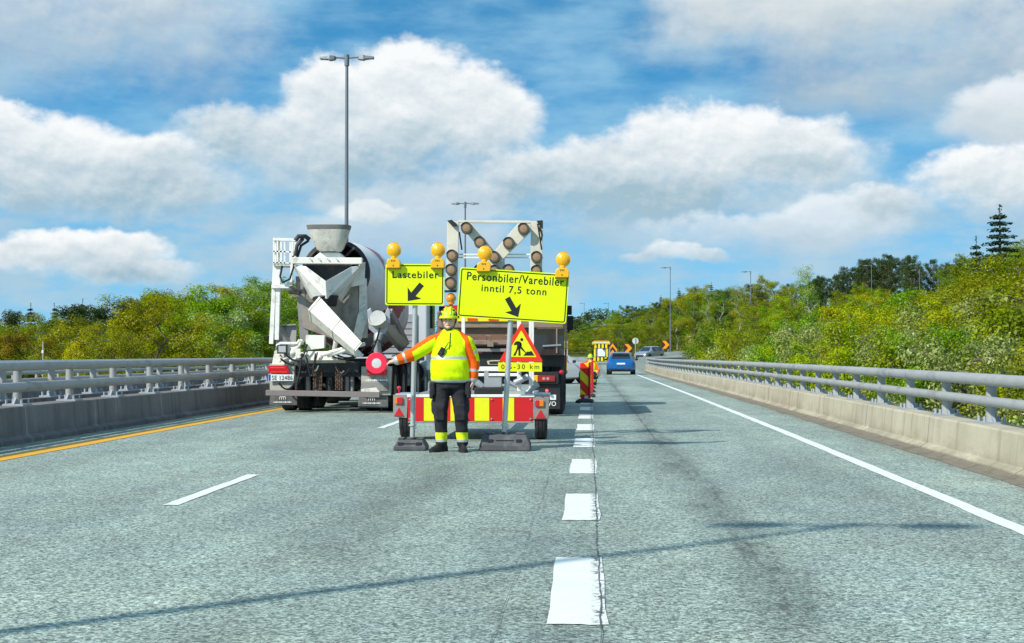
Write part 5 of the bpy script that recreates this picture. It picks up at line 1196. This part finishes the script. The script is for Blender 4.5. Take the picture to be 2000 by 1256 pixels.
def worker(root_loc, name_label, pose):
    """pose: dict of joints relative to root (x right in the picture, y away, z up)"""
    w = thing('person', root_loc, name_label, 'person'); o = Vector(root_loc); dzt = Vector((0, pose.get('dy', 0), pose.get('dz', 0))); J = {k: o+Vector(v) for k, v in pose.items() if k not in ('torso', 'zipy', 'dz', 'dy')}
    hd = J['head']
    # --- body: one continuous skin
    q = MB(); q.sphere(hd+Vector((0, .015, .02)), (.078, .098, .112)); q.sphere(hd+Vector((0, -.03, -.055)), (.058, .062, .062)); q.capsule(hd+Vector((0, .03, -.08)), hd+Vector((0, .04, -.2)), .06, .068)
    q.sphere(hd+Vector((0, -.092, -.022)), (.017, .022, .018)); q.capsule(hd+Vector((0, -.082, .022)), hd+Vector((0, -.097, -.018)), .009, .013)
    q.sphere(hd+Vector((0, -.082, -.088)), (.026, .016, .018)); q.sphere(hd+Vector((0, -.078, .036)), (.05, .02, .011))
    for s in (-1, 1): q.sphere(hd+Vector((.079*s, .015, -.005)), (.012, .022, .033)); q.sphere(hd+Vector((.04*s, -.068, -.03)), (.024, .02, .02)); 
    q.sphere(o+dzt+Vector((0, .02, 1.30)), (.17, .11, .2)); q.sphere(o+dzt+Vector((0, .0, 1.02)), (.17, .13, .2)); q.sphere(o+dzt+Vector((0, .02, .90)), (.16, .12, .12))
    for s in ('l', 'r'):
        q.capsule(J['sh'+s], J['el'+s], .052, .043); q.capsule(J['el'+s], J['wr'+s], .043, .030); q.capsule(o+dzt+Vector((-.0, .02, 1.42)), J['sh'+s], .07, .06)
        q.capsule(J['hip'+s], J['kn'+s], .085, .058); q.capsule(J['kn'+s], J['an'+s], .056, .042)
        # hand: palm, four curled fingers of unequal length and a thumb
        wr = J['wr'+s]; d = (J['ha'+s]-wr).normalized(); side = d.cross(J['pn'+s]-o).normalized(); pn = side.cross(d)
        q.capsule(wr, wr+d*.03, .029, .03); q.sphere(wr+d*.065, .001)
        for k, (L, off) in enumerate(((.068, -.030), (.078, -.010), (.074, .010), (.058, .029))):
            b = wr+d*.085+side*off; q.capsule(wr+d*.02+side*off*.6, b, .016, .013); a1 = b+d*L*.42+pn*.010; a2 = a1+d*L*.15+pn*L*.40; a3 = a2-d*L*.22+pn*L*.16
            q.capsule(b, a1, .0115, .0105); q.capsule(a1, a2, .0105, .0095); q.capsule(a2, a3, .0095, .0085)
        t0 = wr+d*.03-side*.028; t1 = t0+d*.030-side*.024+pn*.016; t2 = t1+d*.032+pn*.014+side*.004; q.capsule(t0, t1, .0145, .012); q.capsule(t1, t2, .012, .0095)
    vs, fs = fuse(q, .0055, 2); body = col_mesh('body', vs, fs, lambda c: 0, [M['skin']], w, o)
    q = MB()
    for s in (-1, 1): q.sphere(hd+Vector((.031*s, -.079, .014)), (.0125, .008, .006)); 
    q.build('eye', M['eye'], w, smooth=180)
    q = MB()
    for s in (-1, 1): q.tube([hd+Vector((.016*s, -.092, .027)), hd+Vector((.034*s, -.090, .030)), hd+Vector((.052*s, -.076, .026))], .0045, 5)
    q.build('eyebrow', M['hair'], w, smooth=180)
    q = MB(); q.tube([hd+Vector((x, -.094+abs(x)*.4, -.058-abs(x)*.15)) for x in (-.026, -.013, 0, .013, .026)], [.003, .0055, .006, .0055, .003], 6); q.build('mouth', M['lip'], w, smooth=180)
    q = MB(); q.sphere(hd+Vector((0, .035, .01)), (.083, .088, .085), vmin=.3); q.build('hair', M['hair'], w, smooth=180)
    # --- helmet
    q = MB(); hc = hd+Vector((0, .01, .045)); q.sphere(hc, (.118, .142, .125), 24, 10, vmin=.44); 
    n = 28; rim = [hc+Vector((.122*math.cos(a), .147*math.sin(a)-(.028 if math.sin(a) < -.3 else 0), -.024+(.006 if math.sin(a) < -.3 else 0))) for a in [2*math.pi*i/n for i in range(n)]]
    q.loft([[p*.9+hc*.1 for p in rim], rim, [p+Vector((0, 0, .016)) for p in rim], [(p+Vector((0, 0, .03)))*.94+hc*.06 for p in rim]], False)
    for k in (-.03, .03): q.tube([hc+Vector((k, -.135*math.cos(a), .128*math.sin(a)-.0)) for a in (.2, .6, 1.0, 1.4, 1.8, 2.3)], .010, 6)
    he = q.build('helmet', M['helmet'], w, smooth=50)
    for s in (-1, 1):
        for cc_, r_ in (((.098*s, -.058, .035), (.016, .026, .034)), ((.078*s, -.100, .022), (.009, .012, .030)), ((.065*s, -.06, .085), (.02, .03, .012))):
            q = MB(); q.sphere(hc+Vector(cc_), r_); q.build('vent', M['black'], he, smooth=60)
        q = MB(); q.box(hc+Vector((.122*s, .02, .0)), (.016, .05, .03)); q.build('clip', M['black'], he)
    q = MB()
    for s in (-1, 1): q.tube([hc+Vector((.098*s, .0, -.015)), hd+Vector((.088*s, -.015, -.03)), hd+Vector((.066*s, -.045, -.085)), hd+Vector((.025*s, -.07, -.118)), hd+Vector((0, -.07, -.122))], .008, 6)
    q.build('chin_strap', M['black'], he, smooth=60)
    # --- jacket
    q = MB(); rings = []
    for z, cx, hw, hd_, cy in pose_t(pose): rings.append(q.ring(o+dzt+Vector((cx, cy, z)), (0, 0, 1), hw, 28, hd_, ux=(1, 0, 0)))
    q.loft(rings)
    for s in ('l', 'r'): 
        q.capsule(J['sh'+s]+Vector((0, 0, -.02)), J['el'+s], .105, .082); q.capsule(J['el'+s], J['wr'+s].lerp(J['el'+s], .12), .084, .062)
    q.lathe(hd+Vector((0, .03, -.20)), (0, -.12, 1), [(0, .105), (.04, .088), (.085, .086)], 20)
    vs, fs = fuse(q, .011, 4)
    rs = random.Random(4)
    from mathutils import noise as mn
    for i, v in enumerate(vs):                      # folds of the cloth
        r_ = v-o; f = mn.noise(Vector((r_.x*5.5, r_.y*5, r_.z*9)))*.013+mn.noise(Vector((r_.x*13, r_.y*9, r_.z*17+r_.x*14)))*.007
        vs[i] = v+Vector((r_.x*1.0, r_.y, 0)).normalized()*f
    def jc(c):
        p = o+c; c = c-dzt
        for s, sg in (('l', -1), ('r', 1)):
            a, e, wv = J['sh'+s], J['el'+s], J['wr'+s]
            te = (p-e).dot((wv-e).normalized())/(wv-e).length
            if te > .0 and (p-e-(wv-e)*te).length < .12 and (abs(c.x) > .24):
                if te > .88 or .42 < te < .54: return 2
                return 1
            ta = (p-a).dot((e-a).normalized())/(e-a).length; d = p-a-(e-a)*ta
            if sg*c.x > .19 and -.25 < ta < 1.02 and d.length < (.17 if c.z > 1.36 else .122):
                if s == 'l': return 1 if (d.z > .03 or d.z < -.075) and d.z < .2 else 0
                if d.x < .045 and d.y < .06: return 1
                if .52 < ta < .68 and d.x > .05: return 2
                return 0
        ax_ = abs(c.x)
        if c.z > 1.40 and ax_ > .095+ (1.54-c.z)*.62 and ax_ < .30: return 1
        if 1.165 < c.z < 1.20 and ax_ < .26: return 2
        if c.z < .905: return 2
        return 0
    ja = col_mesh('jacket', vs, fs, jc, [M['lime'], M['orange'], M['reflex']], w, o)
    q = MB(); q.tube([o+dzt+Vector((.004, pose['zipy']+.0, 1.50)), o+dzt+Vector((.003, pose['zipy']-.034, 1.43)), o+dzt+Vector((.002, pose['zipy']-.062, 1.36)), o+dzt+Vector((.0, pose['zipy']-.078, 1.29))], .006, 6); q.build('zip', M['black'], ja, smooth=60)
    # --- trousers
    q = MB(); q.loft([q.ring(o+dzt+Vector((0, .02, z)), (0, 0, 1), a, 24, b, ux=(1, 0, 0)) for z, a, b in ((.97, .215, .155), (.88, .225, .165), (.80, .205, .155))])
    for s, sg in (('l', -1), ('r', 1)):
        q.capsule(J['hip'+s]+Vector((0, 0, .03)), J['kn'+s], .118, .090); q.capsule(J['kn'+s], J['an'+s]+Vector((0, 0, -.005)), .090, .074); q.box(J['kn'+s]+Vector((0, -.075, 0)), (.12, .05, .2)); q.sphere(J['hip'+s]+Vector((sg*.1, 0, -.28)), (.045, .08, .12))
    vs, fs = fuse(q, .011, 3)
    for i, v in enumerate(vs):
        r_ = v-o; f = mn.noise(Vector((r_.x*6, r_.y*5, r_.z*10)))*.012+mn.noise(Vector((r_.x*12+r_.z*9, r_.y*9, r_.z*15)))*.007
        if r_.z < .85: vs[i] = v+Vector((0, -1, 0))*f+Vector((f*.6, 0, 0))
    t_o = col_mesh('trousers', vs, fs, lambda c: (1 if .155 < c.z < .245 else (2 if .125 < c.z < .155 else 0)) if c.z < .245 else 0, [M['trouser'], M['limeband'], M['reflex']], w, o)
    for sg in (-1, 1):
        q = MB(); q.box(o+dzt+Vector((.225*sg, -.03, .80)), (.07, .15, .17)); q.box(o+dzt+Vector((.235*sg, -.05, .74)), (.05, .12, .14)); q.build('holster_pocket', M['trouser'], t_o, bevel=.02)
    # --- boots
    for s, sg in (('l', -1), ('r', 1)):
        a = J['an'+s].copy(); a.z = o.z; q = MB(); td = Vector((sg*.65 if s == 'l' else sg*.2, -1, 0)).normalized(); sd2 = Vector((-td.y, td.x, 0))
        def pt(f, lat, z): return a+td*f+sd2*lat+Vector((0, 0, z))
        secs = [(-.09, .036, .10, .02), (-.06, .045, .15, .01), (0, .047, .155, .01), (.06, .047, .12, .01), (.12, .052, .085, .01), (.18, .048, .068, .012), (.215, .028, .045, .02)]
        q.loft([[pt(f, hw*math.cos(k), z0+(h-z0)*max(0, math.sin(k)) if math.sin(k) > 0 else z0) for k in [2*math.pi*i/16 for i in range(16)]] for f, hw, h, z0 in secs]); q.capsule(pt(-.02, 0, .10), pt(-.02, 0, .20), .058, .056)
        b = q.build('boot', M['boot'], w, smooth=50)
        q = MB(); q.prism([pt(f, l, .0) for f, l in ((-.098, -.03), (-.098, .03), (-.03, .05), (.12, .055), (.20, .04), (.225, 0), (.20, -.04), (.12, -.055), (-.03, -.05))], (0, 0, .028)); q.build('sole', M['rubber'], b)
    return w, J
def pose_t(p): return p['torso']
rootp = Vector((P(880, 880, YP).x, YP, ZP))
def rel(px, py, dy=0.): return tuple(Hn(px, py, dy)-rootp)
torso = [(.872, .0, .228, .155, .0), (.885, 0, .25, .17, -.005), (.95, -.0, .258, .185, -.012), (1.05, -.002, .255, .188, -.018), (1.18, -.003, .250, .175, -.012), (1.30, 0, .248, .158, .0), (1.40, 0, .238, .138, .01), (1.47, 0, .208, .115, .02), (1.525, 0, .13, .09, .025), (1.55, 0, .09, .08, .03)]
pose = dict(head=rel(876.5, 626), torso=torso, zipy=-.083,
    shl=rel(848, 666), ell=rel(806, 693, -.05), wrl=rel(772, 705, -.09), hal=rel(757, 708, -.11), pnl=(0, 1, -3),
    shr=rel(911, 668), elr=rel(925, 706, .02), wrr=rel(923, 745, -.02), har=rel(922, 760, -.04), pnr=(-3, -.3, 0),
    hipl=(-.105, .02, .86), knl=(-.125, -.015, .50), anl=(-.118, .03, .12), hipr=(.10, .02, .86), knr=(.13, -.01, .50), anr=(.150, .02, .12))
w1, J1 = worker(rootp, 'road worker in lime and orange jacket holding out a red paddle', pose)
# glove cuff / watch on the outstretched wrist
a, b = J1['ell'], J1['wrl']; q = MB(); d = (b-a).normalized(); q.cyl(b-d*.055, b+d*.0, .05, .042, 16); q.build('cuff', M['black'], w1, smooth=50)
# stop paddle
hd_ = J1['wrl']+(J1['hal']-J1['wrl']).normalized()*.105
pc = P(735.5, 709.5, YP-.13); pd_ = thing('stop_paddle', hd_, 'round red ringed paddle with a white centre, held out by the worker', 'paddle')
q = MB(); q.cyl(hd_+Vector((.05, .01, .005)), pc+Vector((.06, .0, 0)), .013, .012, 10); q.build('handle', M['black'], pd_, smooth=40)
q = MB(); q.lathe(pc+Vector((0, .012, 0)), (0, -1, 0), [(0, .02), (0, .128), (.006, .136), (.020, .136), (.026, .128), (.026, .062), (.02, .06)], 36); q.build('ring', mat('fluorescent red', (.90, .022, .07), .45), pd_, smooth=35)
q = MB(); q.lathe(pc+Vector((0, -.006, 0)), (0, -1, 0), [(0, .058), (.006, .062), (.008, .05), (.009, .005)], 28); q.build('centre_disc', mat('pale reflector', (.62, .64, .62), .3, 0, .1, 30), pd_, smooth=35)
# radio clipped to the chest
rc = Hn(862, 687, -.178); ra = thing('two_way_radio', rc, 'black two way radio clipped on the worker\'s lime jacket', 'radio')
Rr_ = Matrix.Rotation(rad(-35), 3, 'Y') 
Rr_ = Matrix.Rotation(rad(30), 3, 'Y'); q = MB(); q.box(rc, (.062, .035, .11), Rr_); rb = q.build('case', M['black'], ra, bevel=.008)
q = MB(); q.cyl(rc+Rr_ @ Vector((.018, 0, .05)), rc+Rr_ @ Vector((.02, 0, .15)), .008, .005, 8); q.build('aerial', M['black'], ra, smooth=40)
q = MB(); q.box(rc+Vector((0, -.018, 0))+Rr_ @ Vector((0, 0, -.02)), (.04, .006, .045), Rr_); q.box(rc+Rr_ @ Vector((.035, .02, -.01)), (.02, .05, .03), Rr_); q.build('clip', M['dark'], ra)
# second worker far down the row of marker panels
y2 = 58.; r2 = Vector((P(1153, 700, y2).x, y2, rz(y2))); sc2 = 1.0
D2 = -.54
p2 = dict(pose); p2.update(dz=D2, head=(0, -.02, 1.63+D2), ell=(-.33, -.05, 1.12+D2), wrl=(-.26, -.22, .98+D2), hal=(-.25, -.3, .94+D2), pnl=(0, 0, -2), shl=(-.2, .02, 1.40+D2), shr=(.2, .02, 1.40+D2), elr=(.31, -.05, 1.15+D2), wrr=(.25, -.22, .99+D2), har=(.24, -.3, .95+D2), pnr=(0, 0, -2), zipy=-.083,
    hipl=(-.11, .04, .86+D2), hipr=(.11, .04, .86+D2), knl=(-.17, -.34, .50), knr=(.17, -.30, .46), anl=(-.14, -.02, .12), anr=(.15, .0, .12))
w2, J2 = worker(r2, 'distant road worker in a yellow helmet crouching behind the row of marker panels', p2)
# ------------------------------------------------------------------ marker panels, cars, far signs
def marker_mat():
    m = bpy.data.materials.new('diagonal red and yellow'); m.use_nodes = True; b = m.node_tree.nodes['Principled BSDF']; g = NT(m.node_tree)
    x, y, z = g.sep(g.n('ShaderNodeTexCoord').outputs['Object'])
    f = g.m('FRACT', g.m('ADD', g.m('MULTIPLY', g.m('MULTIPLY_ADD', x, 1.0, z), 2.05), .50)); f = g.m('GREATER_THAN', f, .5)
    g.L.new(g.mix(f, (.92, .022, .015), (.96, .84, .006)), b.inputs['Base Color']); b.inputs['Roughness'].default_value = .4; return m
def marker(x, y, first=[None]):
    if first[0] is None:
        r_ = thing('marker_panel', (0, 0, 0), 'x', 'marker panel', 'row of red and yellow marker panels')
        q = MB(); q.box2((-.12, -.02, .16), (.10, .02, 1.0)); q.build('panel', marker_mat(), r_, bevel=.012)
        q = MB(); q.box2((.10, -.06, .1), (.15, .06, 1.02)); q.build('side_face', M['red_refl'], r_, bevel=.01)
        q = MB(); q.box2((-.10, -.03, .06), (.10, .03, .2)); q.build('stem', M['red_refl'], r_)
        q = MB(); q.box2((.0, -.034, .10), (.09, -.03, .17)); q.build('white_patch', M['whiteplastic'], r_)
        q = MB(); q.loft([[Vector((sx*a, sy*b, z)) for sx, sy in ((-1, -1), (1, -1), (1, 1), (-1, 1))] for a, b, z in ((.21, .40, 0), (.21, .40, .05), (.16, .34, .085))]); q.build('foot', M['rubber'], r_, bevel=.008)
        first[0] = r_; o = r_
    else: o = copy_tree(first[0])
    o.location = (x, y, rz(y)+.004); o.rotation_euler = (0, 0, rad(rng.uniform(-4, 4))); return o
for k, (y, px, lab) in enumerate(((36.6, 1142, 'nearest red and yellow marker panel of the row on the wide line'), (41.5, 1147.5, 'second red and yellow marker panel, just behind the nearest'), (47, 1150, 'third red and yellow marker panel of the row'), (53, 1151, 'red and yellow marker panel just in front of the distant worker'), (60, 1151.5, 'red and yellow marker panel beside the distant worker'), (68, 1152, 'farthest red and yellow marker panel of the row'))):
    o = marker((px-1150)*y/F_PX, y); o['label'] = lab
def car_paint(name, col, metal=.3): 
    return mat(name, col, .22, metal, .03, 3, coat=.9)
M['carglass'] = mat('car glass', (.02, .028, .035), .04, 0, coat=.6); M['tyre'] = M['rubber']
ST = [(-2.20, .70, .42, .60, .78, .80, .62), (-2.12, .82, .32, .62, .95, .98, .74), (-2.00, .87, .28, .65, 1.02, 1.08, .74), (-1.72, .90, .25, .65, 1.02, 1.40, .60), (-1.40, .91, .22, .65, 1.01, 1.51, .57), (-.5, .91, .2, .65, .98, 1.55, .57),
      (.2, .91, .2, .65, .96, 1.52, .57), (.55, .91, .2, .65, .95, 1.42, .59), (1.15, .90, .22, .62, .93, .99, .74), (1.9, .86, .25, .58, .82, .86, .68), (2.12, .80, .30, .55, .70, .74, .62), (2.2, .68, .40, .5, .6, .62, .55)]
def car(label, paint_, loc, yaw, k=(1, 1, 1), plate_='', stations=ST, group=None):
    "car nose towards +Y before turning"
    r_ = thing('passenger_car', (0, 0, 0), label, 'car', group); kx, ky, kz = k
    def sec(s):
        y, hw, zb, zm, zt, zr, hr = s
        half = [(0, zb), (hw*.82, zb), (hw, zb+.10), (hw*1.0, zm), (hw*.94, zt), (hr+.04 if zr-zt > .2 else hr+.03, max(zr-.07, zt+.005)), (hr*.86, zr-.01), (0, zr)]
        return [Vector((x*kx, y*ky, z*kz)) for x, z in half]+[Vector((-x*kx, y*ky, z*kz)) for x, z in half[-2:0:-1]]
    rings = [sec(s) for s in stations]; n = len(rings[0]); q = MB(); gq = MB(); vs = [v for r in rings for v in r]; fb = []; fg = []
    for a in range(len(rings)-1):
        for i in range(n):
            j = (i+1) % n; f = (a*n+i, a*n+j, (a+1)*n+j, (a+1)*n+i); zt_a = stations[a][5]-stations[a][4]; zt_b = stations[a+1][5]-stations[a+1][4]
            side = i in (4, 9); top = i in (5, 6, 7, 8)
            if side and zt_a > .2 and zt_b > .2: fg.append(f)
            elif i in (6, 7) and ((a in (2, 3)) or (a in (7,))): fg.append(f)
            else: fb.append(f)
    q.add(vs, fb+[tuple(range(n))[::-1], tuple((len(rings)-1)*n+i for i in range(n))]); bd = q.build('body', paint_, r_, smooth=38, bevel=0)
    for nm in ('rear_window', 'windscreen', 'side_window', 'side_window'):
        pass
    sets = {}
    for f in fg:
        a = f[0]//n; i = f[0] % n; key = ('rear_window' if a < 5 else 'windscreen', 0) if i in (6, 7) else ('side_window', i)
        sets.setdefault(key, []).append(f)
    for (nm, _), fs_ in sets.items():
        ids = sorted({i for f in fs_ for i in f}); mp = {i: k_ for k_, i in enumerate(ids)}
        gq = MB(); gq.add([vs[i] for i in ids], [[mp[i] for i in f] for f in fs_]); gq.build(nm, M['carglass'], r_, smooth=25)
    first = None
    for sx in (-1, 1):
        for wy in (-1.32, 1.38):
            wheel(r_, sx*.80*kx, wy*ky, .335, .24, .335, sx, 'chrome')
    q = MB()
    for sx in (-1, 1):
        for wy in (-1.32, 1.38): q.cyl((sx*.60*kx, wy*ky, .36), (sx*.918*kx, wy*ky, .36), .40, n=20)
    q.box2((-.80*kx, -2.02*ky, .2), (.80*kx, 2.0*ky, .34)); q.build('wheel_arch', M['black'], r_, smooth=40)
    for sx in (-1, 1):
        q = MB(); q.prism([Vector((sx*.52*kx, -2.185*ky, .80*kz)), Vector((sx*.84*kx, -2.09*ky, .86*kz)), Vector((sx*.86*kx, -2.06*ky, .97*kz)), Vector((sx*.62*kx, -2.12*ky, .95*kz))], (0, .06, 0)); q.build('tail_light', M['lamp_red'], r_, bevel=.01)
        q = MB(); q.prism([Vector((sx*.46*kx, 2.16*ky, .60*kz)), Vector((sx*.74*kx, 2.08*ky, .62*kz)), Vector((sx*.80*kx, 1.98*ky, .74*kz)), Vector((sx*.52*kx, 2.09*ky, .71*kz))], (0, .05, 0)); q.build('headlight', mat('headlight', (.75, .78, .8), .1, coat=.8), r_, bevel=.01)
        q = MB(); q.sphere((sx*1.0*kx, .72*ky, 1.02*kz), (.11, .07, .07)); q.cyl((sx*.88*kx, .74*ky, .97*kz), (sx*.97*kx, .72*ky, 1.0*kz), .025, n=8); q.build('wing_mirror', M['black'], r_, smooth=60)
    q = MB(); q.box2((-.26*kx, -2.23*ky, .70*kz), (.26*kx, -2.20*ky, .81*kz)); q.build('number_plate', M['whiteplastic'], r_)
    q = MB(); q.box2((-.62*kx, -2.19*ky, .30*kz), (.62*kx, -2.10*ky, .44*kz)); q.box2((-.5*kx, 2.14*ky, .34*kz), (.5*kx, 2.215*ky, .56*kz)); q.build('grille', M['black'], r_, bevel=.02)
    q = MB(); q.prism([Vector((-.60*kx, -1.70*ky, 1.44*kz)), Vector((.60*kx, -1.70*ky, 1.44*kz)), Vector((.58*kx, -1.88*ky, 1.43*kz)), Vector((-.58*kx, -1.88*ky, 1.43*kz))], (0, 0, .03)); q.build('spoiler', M['black'], r_, bevel=.01)
    r_.location = loc; r_.rotation_euler = (0, 0, yaw); return r_
y = 92.; car('dark blue hatchback driving off in the right lane', car_paint('blue metallic paint', (.006, .135, .42), .4), (P(1214.5, 733, y).x, y+2.1, rz(y)), rad(-1.5), (1, .98, .93))
y = 61.; car('white car turned across the left lane, half hidden by the dump truck', car_paint('white car paint', (.62, .63, .64), .1), (P(1098, 740, y).x-.65, y+.4, rz(y)), rad(-58), (1, 1.03, .93))
p = P(1268, 701, 168); zz = terrain(p.x, 168)
far_z = P(1268, 703.5, 168).z
car('silver estate car coming down the slip road in front of the trees', car_paint('silver paint', (.42, .43, .46), .6), (p.x, 168, far_z), rad(146), (1, .95, 1.06), group=None)
# carriageway the silver car stands on: an embanked road above ours
q = MB(); rows = []
for k in range(25):
    t = k/24; x = p.x-9+60*t; yy = 168+ 4*math.sin(t*1.5)+10*t; zc = far_z-.012-.9*sm(-x, -(p.x-4), -(p.x-9))+.6*t
    rows.append([Vector((x, yy-3.2, zc-1.6)), Vector((x, yy-2.6, zc)), Vector((x, yy+5, zc)), Vector((x, yy+6.5, zc-1.4))])
q.loft(rows, True, False); tag(q.build('side_road', M['road']), kind='structure')
M['chev_o'] = mat('chevron orange', (.95, .36, .005), .4); M['chev_b'] = mat('chevron black', (.05, .018, .012), .5)
def chevron(px, py, w, h, y, label, kind='right'):
    c = P(px, py, y); k = y/F_PX; gz = min(terrain(c.x, y), c.z-h*k*.5-.2); r_ = thing('chevron_sign', (c.x, y, gz), label, 'chevron sign', 'orange and black chevron signs')
    W_, H_ = w*k, h*k; q = MB(); q.box(c, (W_, .03, H_)); b = q.build('board', M['chev_b'], r_, bevel=.01); q = MB(); d = Vector((0, -.02, 0))
    if kind == 'right':
        pts = [(-.42, .46), (.02, .46), (.45, 0), (.02, -.46), (-.42, -.46), (.0, 0)]
        q.add([c+d+Vector((a*W_, 0, v*H_)) for a, v in pts], [(0, 1, 2, 5), (5, 2, 3, 4)])
    else:
        for o_ in (.02, -.46):
            pts = [(-.48, .0+o_), (0, .44+o_), (.48, .0+o_), (.48, -.02+o_+.0), (.48, -.04+o_), (0, .22+o_), (-.48, -.22+o_), (.48, -.22+o_)]
            q.add([c+d+Vector((a*W_, 0, v*H_)) for a, v in ((-.48, o_), (0, .46+o_), (.48, o_), (.48, max(-.49, -.22+o_)), (0, .22+o_), (-.48, max(-.49, -.22+o_)))], [(0, 1, 4, 5), (1, 2, 3, 4)])
    q.build('chevron', M['chev_o'], b)
    q = MB()
    for s in (-.3, .3): q.cyl((c.x+s*W_, y+.04, gz-.2), (c.x+s*W_, y+.04, c.z+H_*.4), .04, n=8)
    q.build('post', M['alu'], r_, smooth=40)
chevron(1196.5, 683, 18, 26, 160, 'upward pointing orange and black chevron board beside the yellow and black truck', 'up')
chevron(1227, 680, 17, 17, 165, 'right pointing chevron sign left of the round white sign')
chevron(1300, 673.5, 16, 17, 172, 'right pointing chevron sign right of the silver car')
c = P(1241, 666, 160); gz = terrain(c.x, 160); rs_ = thing('round_sign', (c.x, 160, gz), 'round pale sign back on a thin post between the chevron signs', 'sign')
q = MB(); q.cyl(c, c+Vector((0, .03, 0)), .35, n=28); q.build('disc', mat('pale sign back', (.62, .63, .58), .5), rs_, smooth=40)
q = MB(); q.cyl((c.x, 159.95, gz-.2), (c.x, 159.95, c.z+.3), .045, n=10); q.build('post', M['steel'], rs_, smooth=40)
# yellow and black truck with crash cushion closing the lane
YB = 152.; kB = YB/F_PX
def B_(px, py, dy=0.): return P(px, py, YB+dy)
tm = thing('crash_cushion_truck', (B_(1175, 707).x, YB, rz(YB)), 'yellow and black striped works truck closing the lane far ahead', 'truck')
q = MB(); q.box2(tuple(B_(1161, 702)), tuple(B_(1191, 678, 5.))); q.build('body', M['greymetal'], tm, bevel=.03)
def bl(name, x0, y0, x1, y1, m, dy=-.1, par=None, th=.05):
    q = MB(); q.prism([B_(x0, y0, dy), B_(x1, y0, dy), B_(x1, y1, dy), B_(x0, y1, dy)], (0, th, 0)); return q.build(name, m, par or tm)
for x0, x1, y0, y1 in ((1160, 1188, 671, 681), (1158, 1187, 697, 706)):
    b = bl('striped_board', x0, y0, x1, y1, M['black'])
    n = 4; wd = (x1-x0)/n
    for k in range(n): bl('yellow_block', x0+wd*(k+.15), y0+.8, x0+wd*(k+.72), y1-.8, M['yel_refl'], -.12, b, .015)
bl('frame_post', 1160, 681, 1163.5, 697, M['yel_refl']); bl('frame_post', 1184, 681, 1187, 697, M['yel_refl'])
q = MB(); q.prism([B_(1167.5, 681, -.1), B_(1176, 681, -.1), B_(1182, 689, -.1), B_(1182, 696, -.1), B_(1167.5, 696, -.1)], (0, .04, 0)); q.build('pale_panel', M['whiteplastic'], tm)
bl('top_bar', 1157, 667.5, 1191, 671, M['cream2'], -.15, None, .15); bl('light_bar', 1159, 665.5, 1190, 667, M['chev_o'], -.1, None, .1)
q = MB()
for x in (1158, 1163, 1186, 1190): q.cyl(B_(x, 671, -.2), B_(x, 671, -.1), .11, n=12)
q.build('amber_lamp', M['amber_body'], tm, smooth=40)
for s in (-1, 1):
    for yy in (1., 4.): wheel(tm, tm.location.x+s*.95, YB+yy, .45, .3, rz(YB+yy)+.45, s)
